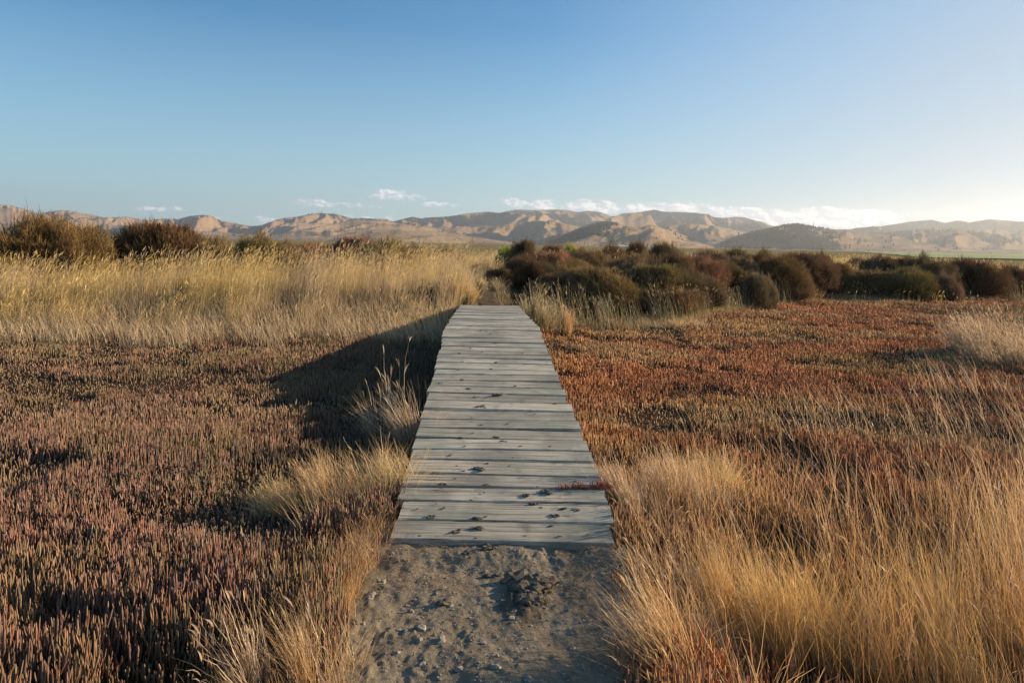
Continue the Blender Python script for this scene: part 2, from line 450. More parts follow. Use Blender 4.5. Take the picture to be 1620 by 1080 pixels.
big = [(757, 742, 17, 9, 'largest crumbly mud clump on the boardwalk, left of centre a few planks up'),
       (755, 821, 18, 8, 'crumbly mud clump left of centre on the second plank from the front'),
       (757, 836, 17, 7, 'dark mud clump left of centre on the nearest plank'),
       (866, 779, 17, 8, 'broken mud clod on the third plank, at the edge of the grass shadow'),
       (880, 816, 13, 4, 'pointed mud lump casting a shadow on the second plank, right side'),
       (873, 832, 9, 2, 'rounded upright mud lump standing on the nearest plank, right of centre'),
       (893, 805, 12, 4, 'flat mud smear near the far edge of the second plank, right side'),
       (912, 807, 10, 3, 'round flattened mud pat on the second plank, nearest its right end'),
       (702, 766, 12, 4, 'elongated dark mud piece on the left of the fourth plank'),
       (845, 797, 14, 5, 'thin mud crumbs in the gap between second and third planks'),
       (834, 784, 12, 4, 'low mud crust on the third plank just right of centre'),
       (761, 644, 15, 6, 'dark mud piece with a tail halfway up the boardwalk'),
       (787, 625, 16, 7, 'scattered mud crumbs in the middle of the boardwalk where it steepens'),
       (720, 841, 13, 4, 'small slanted mud piece on the nearest plank, left of the clump'),
       (682, 818, 12, 6, 'spread of fine crumbs near the left end of the second plank'),
       (770, 767, 10, 5, 'crumbly mud bit in the middle of the fourth plank'),
       (729, 693, 10, 4, 'mud crumbs in the plank gap at the left, beyond the largest clump'),
       (786, 692, 11, 4, 'mud crumbs in the plank gap near the middle, beyond the largest clump'),
       (930, 725, 7, 1, 'dark pebble-like mud lump near the right edge of the boardwalk')]
for x, y, w, n, lb in big:
    X, Y, Z = deck_pt(x, y)
    tag(lump('mud_clod', (X, Y, Z+.001), w/F*Y, M_CLOD, .34, n+3, .7), lb, 'mud clod', 'mud lumps on the boardwalk')
small = [(768, 817, 7), (665, 847, 5), (748, 685, 6), (753, 628, 8), (768, 629, 8), (745, 661, 8), (762, 672, 5), (711, 720, 8), (764, 711, 7), (797, 698, 9), (857, 803, 7),
         (878, 638, 8), (823, 706, 5), (910, 761, 5), (834, 847, 6), (931, 846, 8), (888, 848, 9), (763, 523, 6), (777, 528, 6), (788, 542, 7), (744, 551, 4), (763, 557, 6),
         (727, 559, 5), (730, 572, 8), (784, 574, 9), (777, 584, 5), (762, 592, 7), (726, 585, 5), (732, 601, 9), (696, 606, 7), (739, 615, 11), (697, 772, 6), (719, 757, 6), (733, 745, 5),
         (690, 797, 6), (745, 791, 5), (765, 779, 6), (686, 748, 5), (719, 640, 6), (735, 706, 5), (802, 671, 5), (812, 724, 4), (850, 770, 4), (826, 559, 4), (815, 611, 5), (698, 805, 6),
         (703, 803, 5), (660, 805, 5), (753, 851, 5), (806, 737, 4), (870, 706, 4), (846, 655, 4), (800, 650, 4), (771, 733, 5), (722, 737, 5)]
for x, y, w in small:
    X, Y, Z = deck_pt(x, y)
    tag(lump('mud_crumb', (X, Y, Z+.001), w/F*Y*.95, M_CLOD, .3, 3 if w > 5 else 1, .7), 'small dried mud crumb lying on the grey boardwalk planks', 'mud crumb', 'small mud crumbs on the boardwalk')
def ground_pt(px, py, zf=path_near):
    Ys = np.linspace(1.5, 3.55, 3000); u_, v_ = uv(px, py)
    Z = zf(u_*Ys, Ys); k = np.argmin(np.abs((H - Z)/Ys - v_)); return float(u_*Ys[k]), float(Ys[k]), float(Z[k])
stones = [(602, 921, 16, 'pale stone at the left edge of the path, farthest of the edge row'),
          (588, 939, 13, 'pale flat stone in the edge row, middle of three'),
          (586, 946, 14, 'tan flat stone in the edge row, nearest of the three'),
          (664, 994, 20, 'pale triangular stone on the dirt path left of its middle'),
          (663, 1012, 13, 'whitish squarish stone below the triangular one on the path'),
          (697, 1013, 16, 'flat whitish stone half buried beside the squarish one'),
          (628, 1033, 15, 'grey rounded stone near the lower left of the dirt path'),
          (667, 1051, 13, 'dull brown stone half buried at the bottom of the path'),
          (782, 1054, 18, 'pale rounded stone at the bottom middle of the dirt path'),
          (727, 1058, 13, 'small pale stone on dark dirt left of the bottom middle stone'),
          (545, 1032, 10, 'bluish grey pebble at the grass edge, lower left of the path'),
          (650, 967, 11, 'small tan stone left of the broken clod'),
          (836, 1074, 18, 'grey stone cut off by the bottom edge of the photo'),
          (808, 978, 13, 'tan stone right of the middle below the trodden mud'),
          (767, 904, 9, 'small grey pebble just below the front plank, left of centre'),
          (713, 958, 9, 'tan pebble beside the black stick'),
          (645, 958, 8, 'tiny pale pebble in the left half of the path'),
          (920, 985, 10, 'half buried grey pebble in the shaded right half of the path'),
          (905, 1025, 11, 'flat grey pebble in the shade low on the right of the path')]
for x, y, w, lb in stones:
    X, Y, Z = ground_pt(x, y)
    tag(lump('stone', (X, Y, Z - .004), w/F*Y*.95, M_STONE, .5, 1, .6, 1.35, 3), lb, 'stone', 'stones on the dirt path')
for x, y, w, n, lb in [(693, 955, 22, 5, 'broken dark clod beside a short stick on the path'), (775, 868, 20, 8, 'dark mud clod against the front plank'), (742, 875, 14, 6, 'crumbly dirt heap just left of the clod by the front plank'),
                       (775, 910, 18, 6, 'low brown clod above the trodden mud, left of it'), (842, 925, 50, 34, 'big trodden mass of black mud lumps right of the path middle'), (836, 950, 38, 20, 'lower spread of black mud lumps nearer the camera')]:
    X, Y, Z = ground_pt(x, y)
    tag(lump('mud_clod', (X, Y, Z - .003), w/F*Y*1.15, M_CLOD, .5, n, .6), lb, 'mud clod', 'mud clods on the path')
# pebbly litter nobody could count
V = []; Q = []; n = 0
IV1, IF1 = ico(1)
for k in range(2200):
    y = random.uniform(1.6, 3.5); x = random.gauss(-.08, .35)
    r = abs(random.gauss(0, .0028)) + .0012
    sd = random.randint(0, 999)
    p = IV1*(1 + .6*(noise3(IV1*2 + 9 + sd % 17, sd) - .5))[:, None]*np.array([r*random.uniform(.8, 1.6), r, r*.6]) + np.array([x, y, float(path_near(x, y)) + r*.1])
    V.append(p); Q.append(IF1 + n); n += len(p)
tag(mesh('gravel', np.concatenate(V), [np.concatenate(Q)], M_STONE), 'fine grit and crumbs scattered over the dirt path', 'gravel', kind='stuff')
X, Y, Z = ground_pt(694, 951)
st = Soup(); st.prisms(np.array([[0, 0, .012]]), np.array([.07]), np.array([.15]), np.array([1.5]), np.array([.1]), np.array([.006]), np.full((1, 3), .05), np.full((1, 3), .03), 5, [.7, 1, .8, 1, .7, .3], 5)
o = st.build('stick', M_BARK); o.location = (X, Y, Z+.01); tag(o, 'short black stick lying across the broken clod on the path', 'stick')

# ------------------------------------------------------------------ vegetation scatter
def sample(n, D0, D1, dens, xl=-.85, xr=.85, pad=.8):
    """points with areal density dens(D), frustum-shaped"""
    D = np.linspace(D0, D1, 800); w = ((xr - xl)*D + 2*pad)*dens(D); c = np.cumsum(w); tot = np.trapz(w, D)
    if n is None: n = int(tot)
    y = np.interp(R.random(n)*c[-1], c, D)
    x = xl*y - pad + R.random(n)*((xr - xl)*y + 2*pad)
    return x, y
def off_deck(x, y, m=.0):
    yc = np.clip(y, 3.52, 14.4)
    on = (x > deck_l(yc) - m) & (x < deck_r(yc) + m) & (y > 3.4) & (y < 14.6)
    wob = .10*(noise2(y*3, 0*y, 77) - .5)*2
    onp = (x > -.60 + wob*.9 - .09*np.clip(3.5 - y, 0, 1.2)) & (x < .46 - wob) & (y <= 3.6)
    ont = (np.abs(x - pc(y)) < .36) & (y > 14.3)
    return ~(on | onp | ont)
def lerp(a, b, t): return a*(1-t[:, None]) + b*t[:, None]
def C(*c): return np.array(c, float)
def pal(cols, t):
    cols = np.array(cols); x = np.clip(t, 0, .9999)*(len(cols) - 1); i = x.astype(int); f = (x - i)[:, None]
    return cols[i]*(1-f) + cols[i+1]*f

# grass occupancy masks (0..1)
def m_fore(x, y):      # dry grass, right foreground
    e = x - (.60 + .10*(fbm(y*1.2, x*.5, 2, 41) - .5))
    top = 4.9 - .18*np.abs(x - 1.6) + 1.2*(fbm(x*1.0, y*1.0, 3, 42) - .5)
    patch = ss(.40, .58, fbm(x*.9 + 3, y*.9, 3, 48))
    far = ss(.28, .42, x/np.maximum(y, .5))*ss(2.7, 3.3, y)
    return ss(0, .12, e)*(1 - ss(top - .7, top + .5, y))*(1 - .85*far*(1 - .5*patch))*(.30 + .70*patch)
def m_belt(x, y):      # tall grass belt on the left bank
    yb = levee_front(x, y) + .8 + 1.8*(fbm(x*.9, y*.5, 3, 43) - .5)
    right = np.where(y > 14.3, pc(y) - .40, deck_l(np.clip(y, 3.5, 14.4)) - .05)
    return ss(yb - .5, yb + .5, y)*(x < right)
def glass_keep(x, y):
    g = 1 - (.75 - .25*(x < .85))*m_fore(x, y) - .85*m_belt(x, y)*ss(.0, 1.5, y - levee_front(x, y) - .6)
    lev = ss(.6, 1.8, y - levee_front(x, y)); g = g*(1 - .97*lev)
    n = fbm(x*1.3, y*1.3, 4, 44); hole = ss(.37, .46, n)*(.45 + .55*ss(.38, .50, fbm(x*5, y*5, 3, 47)))
    return np.clip(g, 0, 1)*(.35 + .65*hole)

# ---- glasswort carpet
def glasswort():
    dens = lambda D: 5200*np.minimum(1, (3.6/D)**1.35)*(.62 + .38*ss(2.6, 5, D))
    x, y = sample(None, 1.5, 36, dens)
    k = off_deck(x, y, -.005) & (R.random(len(x)) < glass_keep(x, y)); x, y = x[k], y[k]
    n = len(x); D = np.hypot(x, y)
    z = gz(x, y) - .01
    patch = fbm(x*.55, y*.45, 3, 51); p2 = fbm(x*2.3, y*2.0, 3, 52); side = ss(-.5, 1.0, x); far = ss(4, 12, y)
    rnd = R.random(n)
    # palettes, linear albedo: mauve, grey-green, brick, rust-orange, olive
    mauve = pal([[.20, .105, .085], [.31, .17, .135], [.25, .155, .115], [.15, .085, .07], [.27, .20, .13]], rnd)
    green = pal([[.10, .115, .07], [.15, .16, .10], [.11, .12, .09], [.17, .15, .10]], rnd)
    brick = pal([[.27, .10, .055], [.38, .16, .08], [.24, .09, .055]], rnd)
    rust = pal([[.38, .16, .065], [.50, .23, .09], [.30, .12, .055], [.42, .20, .09], [.36, .13, .06]], rnd)
    olive = pal([[.24, .20, .08], [.34, .26, .11], [.18, .18, .075]], rnd)
    s1 = R.normal(0, .10, n)
    wg = ss(.44, .54, patch + s1*.9); wo = ss(.50, .60, p2 + s1)*(.45 + .3*far)
    left = lerp(lerp(mauve, green, wg*.85), brick, ss(.72, .85, R.random(n))*.7)
    left = lerp(left, rust, far*.55*(R.random(n) > .35)); left = lerp(left, olive, wo)
    right = lerp(rust, brick, ss(.4, .6, p2 + s1)); right = lerp(right, olive*1.15, ss(.50, .58, fbm(x*.35 + 5, y*.55, 3, 56) + s1*.9)*.5); right = lerp(right, pal([[.42, .32, .19], [.50, .38, .22]], rnd), .5*ss(.56, .64, fbm(x*.5, y*1.1 + 9, 3, 57) + s1*.5)); right = lerp(right, mauve, (1-far)*.5*(R.random(n) > .4))
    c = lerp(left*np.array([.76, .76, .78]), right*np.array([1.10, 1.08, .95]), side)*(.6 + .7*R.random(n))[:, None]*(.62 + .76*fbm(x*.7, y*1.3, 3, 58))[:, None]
    h = (.06 + .06*fbm(x*1.5, y*1.5, 3, 53) + .05*fbm(x*14, y*14, 2, 54) + .03*R.random(n))*(1 + .25*ss(4, 2.4, D)*(x < 0))
    h = h*(.42 + .68*ss(.34, .50, fbm(x*1.3, y*1.3, 4, 44)))*(.55 + .75*R.random(n))*(1 - .38*ss(4.5, 9, D))*(1 + .3*(x > .44)*(x < .8)*(y < 3.5))
    # clamber up at the plank ends
    r = (.0025 + .0013*R.random(n))*(1.35 - .35*ss(2.6, 5, D))*np.maximum(1, (D/3.6)**.62)
    az = R.uniform(0, 6.28, n); th = np.abs(R.normal(0, .30, n)); th1 = -th*R.uniform(.3, 1.1, n)
    P = np.stack([x, y, z], -1)
    S = Soup()
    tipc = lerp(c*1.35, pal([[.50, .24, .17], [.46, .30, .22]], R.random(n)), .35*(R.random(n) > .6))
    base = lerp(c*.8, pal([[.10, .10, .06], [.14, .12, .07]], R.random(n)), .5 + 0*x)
    a = D < 4.3
    prof = [.8, 1.05, .72, 1.1, .75, 1.08, .7, .9, .25]
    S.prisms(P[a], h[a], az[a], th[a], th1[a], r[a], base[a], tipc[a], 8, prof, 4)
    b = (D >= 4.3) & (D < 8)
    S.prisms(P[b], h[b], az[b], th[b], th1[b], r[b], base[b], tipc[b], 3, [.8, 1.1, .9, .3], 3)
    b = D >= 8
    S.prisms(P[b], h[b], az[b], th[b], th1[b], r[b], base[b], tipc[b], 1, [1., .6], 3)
    # short side shoots on near stems
    a = np.where(D < 5.0)[0]
    for kk in range(2):
        t = R.uniform(.3, .75, len(a)); az2 = R.uniform(0, 6.28, len(a))
        Q = P[a] + np.stack([np.cos(az2)*.004, np.sin(az2)*.004, h[a]*t], -1)
        S.prisms(Q, h[a]*R.uniform(.18, .38, len(a)), az2, np.full(len(a), .45), np.full(len(a), -.4), r[a]*.72, c[a], tipc[a], 2, [.8, 1.1, .35], 3)
    print('glasswort', n, S.n)
    return S.build('glasswort', M_GLASS, smooth=True)
tag(glasswort(), 'low glasswort carpet in mauve, rust and olive covering the marsh', 'glasswort', kind='stuff')

STRAW = [[.56, .41, .23], [.68, .52, .32], [.60, .43, .23], [.76, .61, .40]]
GOLD = [[.64, .45, .16], [.80, .60, .25], [.70, .50, .19], [.84, .67, .32]]
ORANGE = [[.64, .34, .13], [.74, .43, .17], [.78, .50, .22]]
PINKISH = [[.52, .37, .25], [.64, .48, .35], [.45, .30, .20]]
def grass_colors(n, a, b=None, mixv=None):
    c = pal(a, R.random(n))
    if b is not None: c = lerp(c, pal(b, R.random(n)), mixv)
    return c*(.8 + .35*R.random(n))[:, None]
def seedheads(S, C_, h, az, w, l, col, droop):
    """little spindles at stalk tips"""
    tip = C_[:, -1, :]; n = len(tip)
    S.blades(tip - np.array([0, 0, .01]), l, az, droop*.6, droop, w, col, col*1.05, 3, [.25, 1, .8, .1])
    S.blades(tip - np.array([0, 0, .01]), l*.9, az + R.normal(0, .3, n), droop*.5, droop, w*.8, col*.9, col, 3, [.25, 1, .8, .1])

# ---- tall grass on the left bank and beyond
def belt():
    S = Soup()
    dens = lambda D: 800*np.minimum(1, (13/D)**1.7)
    x, y = sample(None, 10.5, 60, dens, -.95, .95, 1)
    m = m_belt(x, y)
    # right of the track: only open patches beyond the shrubs
    rightp = ss(23, 26, y)*(x > pc(y) + .5)*ss(.45, .55, fbm(x*.15, y*.15, 3, 61))*.8
    m = np.maximum(m, rightp)
    cl = fbm(x*1.6, y*1.6, 3, 62)
    k = (R.random(len(x)) < m*(.05 + .95*ss(.42, .56, cl))*(.25 + .75*np.maximum(ss(.8, 3.0, y - levee_front(x, y)), ss(.48, .58, fbm(x*.55, y*.5, 3, 69))))) & off_deck(x, y); x, y = x[k], y[k]
    n = len(x); z = gz(x, y) - .02
    e = ss(0, 3.0, y - levee_front(x, y))
    h = (.30 + .38*e)*(.62 + .55*R.random(n)**1.5)*(.35 + 1.3*fbm(x*.55, y*.55, 3, 63))
    h = np.where(y > 26, h*.8, h)
    tall = R.random(n) < .28
    h = np.where(tall, h*1.25, h*.80)*(1 - .18*ss(-3, -8, x))
    w = (.0045 + .004*R.random(n))*np.maximum(1, (y/14)**.8)
    c1 = grass_colors(n, GOLD, STRAW, ss(.4, .6, fbm(x*.7, y*.7, 3, 64)))
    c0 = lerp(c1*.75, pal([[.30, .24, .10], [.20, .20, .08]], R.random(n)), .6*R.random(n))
    az = R.normal(0.1, .9, n); th0 = np.abs(R.normal(0, .10, n)); th1 = np.where(tall, .25, .45)*R.random(n)*1.6
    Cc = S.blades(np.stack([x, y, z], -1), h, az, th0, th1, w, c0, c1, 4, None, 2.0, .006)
    t = np.where(tall)[0]
    seedheads(S, Cc[t], h[t], az[t], w[t]*1.7, .09 + .09*R.random(len(t)), c1[t]*1.03, .2 + 1.1*R.random(len(t)))
    # pale fine undergrowth at the front foot of the bank
    x, y = sample(None, 10.5, 16, lambda D: 430 + 0*D, -.9, -.03, 1)
    f = y - levee_front(x, y)
    k = (R.random(len(x)) < ss(-.6, .2, f + 2.4*(fbm(x*1.1, y*.8, 3, 65) - .5))*(1 - ss(1.5, 3, f))) & (x < deck_l(np.clip(y, 3.5, 14.4)) - .05); x, y = x[k], y[k]
    n = len(x)
    S.blades(np.stack([x, y, gz(x, y)], -1), .22 + .25*R.random(n), R.normal(math.pi*.9, .9, n), np.abs(R.normal(.2, .15, n)), .3 + .8*R.random(n), np.full(n, .007), grass_colors(n, STRAW)*.8, grass_colors(n, STRAW), 3)
    # grass hanging over both sides of the far track
    n = 5000; y = R.uniform(14.3, 27, n); sd = np.where(R.random(n) < .5, -1, 1); x = pc(y) + sd*(.26 + np.abs(R.normal(0, .20, n)))
    c1 = grass_colors(n, STRAW, [[.30, .28, .12], [.40, .34, .17]], R.random(n))*.8
    S.blades(np.stack([x, y, gz(x, y)], -1), .08 + .30*R.random(n)**1.3, np.where(sd > 0, PI, 0) + R.normal(0, 1.0, n), np.abs(R.normal(.35, .3, n)), .9*R.random(n), np.full(n, .006), c1*.6, c1, 3)
    print('belt', S.n)
    return S.build('tall_grass', M_GRASS)
tag(belt(), 'tall golden seeding grass covering the bank left of the track and beyond', 'grass', kind='stuff')

# ---- dry grass, right foreground
def fore():
    S = Soup()
    x, y = sample(None, 1.3, 6.2, lambda D: 3900*np.minimum(1, (3.0/D)**1.0), .02, 1.0, .6)
    cl = fbm(x*2.6, y*2.6, 3, 66)
    k = (R.random(len(x)) < m_fore(x, y)*(.08 + .92*ss(.40, .60, cl))) & off_deck(x, y, .02); x, y = x[k], y[k]
    n = len(x)
    edge = ss(.0, .8, x - .62)
    h = (.25 + .24*edge)*(.45 + .75*R.random(n))*(.7 + .6*cl[k])
    thick = R.random(n) < .12
    w = np.where(thick, .0030, .0016)*(.8 + .5*R.random(n))*np.maximum(1, (y/3)**.7)
    mixv = .7*ss(.50, .68, fbm(x*1.5, y*1.5, 3, 67) + R.normal(0, .08, n))
    c1 = grass_colors(n, ORANGE, STRAW, mixv); c1[thick] = grass_colors(int(thick.sum()), PINKISH, STRAW, R.random(int(thick.sum())))
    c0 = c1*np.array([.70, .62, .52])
    az = np.where(R.random(n) < .55, R.normal(math.pi*1.0, .6, n), R.uniform(0, 6.28, n)); th0 = np.abs(R.normal(.10, .20, n)) + .30*ss(1.1, .7, x); th1 = .8*R.random(n)**1.8
    th1 = np.where(thick, .35*R.random(n), th1)
    P = np.stack([x, y, gz(x, y) - .01], -1)
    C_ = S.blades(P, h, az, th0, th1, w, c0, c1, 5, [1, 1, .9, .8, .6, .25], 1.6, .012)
    t = np.where(thick & (R.random(n) < .3))[0]
    seedheads(S, C_[t], h[t], az[t], w[t]*1.5, .04 + .04*R.random(len(t)), c1[t], .5 + .5*R.random(len(t)))
    # scattered stalks over the rust marsh further right
    x, y = sample(None, 3.5, 13, lambda D: 330*np.minimum(1, (5/D)**1.2), .1, 1.0, .5)
    g = fbm(x*.7, y*.7, 3, 68); cl2 = .3*ss(.52, .62, g)*ss(.2, .5, x/y)*(y < 8) + .9*ss(.56, .68, x/y)*ss(.42, .55, g)*(y > 8.5)*(y < 11.5) + .18*ss(.2, .5, x/y)*(y < 7)
    k = R.random(len(x)) < np.clip(cl2, 0, 1); x, y = x[k], y[k]; n = len(x)
    c1 = grass_colors(n, STRAW, PINKISH, R.random(n))
    S.blades(np.stack([x, y, gz(x, y)], -1), .28 + .28*R.random(n), R.normal(math.pi*.95, .6, n), np.abs(R.normal(.3, .15, n)), .2 + .5*R.random(n), .0022*np.maximum(1, (y/3)**.9), c1*.8, c1, 4, None, 1.5, .015)
    # orange grass band along the left edge of the dirt
    n = 5200; y = R.uniform(1.5, 3.7, n); x = -.62 - .09*np.clip(3.5 - y, 0, 1.2) - np.abs(R.normal(0, .11, n)) - .05*(fbm(y*2.5, 0*y, 2, 49) - .5)
    k = R.random(n) < ss(.42, .58, fbm(x*4, y*2.2, 3, 50)); x, y = x[k], y[k]; n = len(x)
    c1 = grass_colors(n, ORANGE, STRAW, .5*R.random(n))
    S.blades(np.stack([x, y, gz(x, y) - .01], -1), .08 + .20*R.random(n)**1.5, R.uniform(0, 6.28, n), np.abs(R.normal(.2, .25, n)), .2 + .9*R.random(n), np.full(n, .0017), c1*.7, c1, 4, None, 1.4, .03)
    print('fore', S.n)
    return S.build('dry_grass', M_GRASS)
tag(fore(), 'dry straw and orange grass thick along the right foreground, thinning over the rust marsh', 'grass', kind='stuff')

# ---- grasses at the foot of the right bank
def rightfoot():
    S = Soup()
    x, y = sample(None, 12.5, 30, lambda D: 420*np.minimum(1, (14/D)**1.5), .03, .95, 0)
    f = y - levee_front(x, y); g = fbm(x*.8, y*.8, 3, 71)
    k = (R.random(len(x)) < ss(-.3, .5, f)*(1 - ss(1.4, 2.6, f))*ss(.46, .58, g)*(.5 + .5*ss(.10, .22, x/y))) & off_deck(x, y); x, y = x[k], y[k]; n = len(x)
    c1 = grass_colors(n, [[.40, .32, .16], [.52, .40, .22], [.30, .28, .13], [.48, .38, .26]])
    h = .25 + .50*R.random(n)*(.5 + g[k]); az = R.normal(math.pi*.8, 1.0, n)
    w = .0065*np.maximum(1, (y/14)**.8)
    C_ = S.blades(np.stack([x, y, gz(x, y) - .02], -1), h, az, np.abs(R.normal(.1, .12, n)), .1 + .5*R.random(n), w, c1*np.array([.55, .6, .5]), c1, 4, None, 1.6, .01)
    t = np.where(R.random(n) < .3)[0]
    seedheads(S, C_[t], h[t], az[t], w[t]*1.7, .09 + .05*R.random(len(t)), c1[t], .3 + .5*R.random(len(t)))
    # short pale grass right at the marsh edge
    x, y = sample(None, 12.5, 30, lambda D: 700*np.minimum(1, (14/D)**1.5), .03, .95, 0)
    f = y - levee_front(x, y)
    k = (R.random(len(x)) < ss(-.5, .1, f + .8*(fbm(x, y, 3, 72) - .5))*(1 - ss(.4, 1.2, f))*ss(.42, .56, fbm(x*.5, y*.5, 3, 73))) & off_deck(x, y); x, y = x[k], y[k]; n = len(x)
    c1 = grass_colors(n, STRAW)*.8
    S.blades(np.stack([x, y, gz(x, y) - .01], -1), .10 + .18*R.random(n), R.uniform(0, 6.28, n), np.abs(R.normal(.3, .2, n)), .3 + .9*R.random(n), .005*np.maximum(1, (y/14)**.9), c1*.7, c1, 3)
    return S.build('bank_grass', M_GRASS)
tag(rightfoot(), 'mixed green and straw grass along the foot of the shrub bank on the right', 'grass', kind='stuff')

# ---- single tussocks (things)
def tussock(px, py, D, n, hh, spread, lean, width, pals, label, th=(.1, .25), curl=(.1, .6), heads=.2, cbase=.7, bw=.0024, elong=1.0, grp='grass tussocks', name='grass_tussock', zoff=0):
    u_, v_ = uv(px, py); X, Y = float(u_*D), D; Z = float(gz(X, Y)) + zoff
    S = Soup()
    K = max(3, int(n/110)); kr = spread*np.sqrt(R.random(K)); ka = R.uniform(0, 6.28, K); kid = (K*R.random(n)**1.3).astype(int)
    kx, ky = kr*np.cos(ka), kr*np.sin(ka); klean = R.normal(0, .55, K); kh = R.uniform(.55, 1.15, K); kt = R.normal(0, .12, K)
    bx = kx[kid] + R.normal(0, spread*.10, n); by = ky[kid] + R.normal(0, spread*.10, n)
    r = np.minimum(np.hypot(bx, by), spread); bx = bx*elong
    P = np.stack([X + bx, Y + by, gz(X + bx, Y + by) - .02 + zoff], -1)
    h = hh*(.35 + .75*R.random(n))*(1 - .30*(r/spread)**2)*kh[kid]
    az0 = np.arctan2(by, bx); mixa = (r/spread > .35) & (R.random(n) < .6)
    az = np.where(mixa, az0, lean + R.normal(0, .6, n)); az = np.where(R.random(n) < .5, lean + klean[kid] + R.normal(0, .35, n), az)
    t0 = np.abs(R.normal(th[0], th[1]*.6, n) + kt[kid]) + .2*(r/spread)*mixa
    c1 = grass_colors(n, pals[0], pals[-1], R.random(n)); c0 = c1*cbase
    w = bw*(.7 + .7*R.random(n))*max(1, (D/3)**.6)
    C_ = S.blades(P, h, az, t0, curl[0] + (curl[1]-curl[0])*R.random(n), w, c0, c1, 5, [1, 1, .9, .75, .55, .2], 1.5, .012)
    t = np.where(R.random(n) < heads)[0]
    if len(t): seedheads(S, C_[t], h[t], az[t], w[t]*1.6, hh*.12*(.7 + .6*R.random(len(t))), c1[t], .3 + .6*R.random(len(t)))
    o = S.build(name, M_GRASS, origin=(X, Y, Z))
    return tag(o, label, 'grass tussock', grp)
GREEN = [[.24, .24, .10], [.36, .33, .16], [.45, .38, .20]]
PI = math.pi
tussock(540, 806, 4.15, 2600, .40, .44, PI*.95, 0, [ORANGE, STRAW], 'pale fluffy straw tussock sweeping left beside the near left edge of the boardwalk', (.25, .5), (.1, 1.0), .03, .85, .0024, 1.1)
tussock(605, 800, 4.25, 1300, .40, .24, PI*.9, 0, [STRAW, GOLD], 'straw tussock tight against the boardwalk side, right of the pale fluffy one', (.25, .4), (.2, .9), .03, .7)
tussock(470, 800, 4.2, 800, .30, .28, PI, 0, [STRAW, GOLD], 'low sprawling straw tussock at the left end of the pale tussock row', (.4, .5), (.2, 1.0), .02, .85)
tussock(645, 700, 5.25, 420, .62, .30, PI*.9, 0, [PINKISH, STRAW], 'dark tussock with sunlit tips in the shade left of the boardwalk', (.2, .35), (.2, .9), .05, .5, .0026, .8)
tussock(610, 660, 6.0, 220, .55, .28, PI*.9, 0, [PINKISH, STRAW], 'sparse tussock in the boardwalk shadow beyond the sunlit tips', (.2, .35), (.2, .8), .05, .45, .0026, .8)
tussock(628, 640, 6.3, 16, .95, .12, PI*.6, 0, [PINKISH, STRAW], 'few tall upright stalks with narrow heads rising from the boardwalk shadow', (.04, .06), (.02, .10), .9, .9, .0034)
tussock(495, 1110, 2.42, 800, .36, .20, PI*.85, 0, [ORANGE, STRAW], 'orange fuzzy tussock at the bottom left edge of the path', (.15, .3), (.1, .7), .04, .7, .0018)
tussock(440, 1095, 2.45, 130, .46, .18, PI*.95, 0, [PINKISH, STRAW], 'clump of long straight pale stalks leaning left at the bottom left', (.35, .3), (.0, .3), .35, .85, .0040)
tussock(556, 985, 2.9, 700, .22, .16, PI*.9, 0, [ORANGE, STRAW], 'short orange grass tuft beside the row of pale stones', (.3, .3), (.2, .9), .02, .7, .0017)
tussock(1010, 810, 4.15, 1100, .46, .20, PI*.85, 0, [STRAW, PINKISH], 'whitish tussock fanning over the right edge of the boardwalk', (.25, .3), (.1, .5), .05, .7, .0026)
tussock(1080, 790, 4.45, 1500, .50, .28, PI*.75, 0, [STRAW, PINKISH], 'upright pale tussock behind the one at the right boardwalk edge', (.12, .2), (.1, .5), .06, .7, .0026)
tussock(1120, 745, 4.9, 1300, .46, .28, PI*.7, 0, [STRAW, GOLD], 'tall pale tussock standing above the rust marsh at the top of the foreground grass', (.1, .2), (.1, .5), .06, .7, .0026)
tussock(1128, 1080, 2.55, 1000, .54, .26, PI*1.0, 0, [STRAW, ORANGE], 'foreground tussock of long grey-brown stalks leaning left over the shaded path edge', (.35, .35), (.0, .35), .08, .75, .0030)
tussock(1240, 960, 3.0, 2800, .52, .34, PI*.8, 0, [ORANGE, GOLD], 'dense orange tussock in the middle of the right foreground grass', (.1, .2), (.15, .7), .03, .7, .002)
tussock(1500, 1020, 2.8, 2800, .50, .36, PI*.6, 0, [ORANGE, GOLD], 'dense orange tussock near the bottom right corner', (.12, .25), (.15, .8), .03, .65, .002)
tussock(1595, 553, 11.6, 2200, .86, .85, PI*.75, 0, [STRAW, PINKISH], 'pale tussock with seed heads at the right edge of the marsh', (.15, .3), (.1, .6), .25, .6, .0034)
tussock(845, 500, 14.7, 900, .92, .40, PI*.5, 0, [GREEN, STRAW], 'tall green and straw tussock right of the far end of the boardwalk', (.1, .22), (.05, .5), .25, .6, .0030)
tussock(890, 508, 14.0, 500, .62, .35, PI*.4, 0, [ORANGE, STRAW], 'lower rusty tussock beside the tall green one at the far deck end', (.12, .3), (.05, .5), .2, .6, .0030)
tussock(985, 506, 16.0, 420, .72, .50, PI*.7, 0, [STRAW, GREEN], 'loose tussock of thin stalks in front of the dark shrub bank', (.2, .35), (.1, .7), .3, .6, .0028)
tussock(1055, 510, 15.9, 1300, .38, .65, PI*.8, 0, [STRAW, STRAW], 'low mop of pale grass at the marsh edge below the shrub bank', (.5, .4), (.3, 1.0), .0, .75, .0028, 1.5)
tussock(770, 470, 17.2, 700, .75, .45, PI*.9, 0, [STRAW, GREEN], 'straw tussock leaning over the right side of the far dirt track', (.25, .3), (.1, .6), .15, .55, .0030)
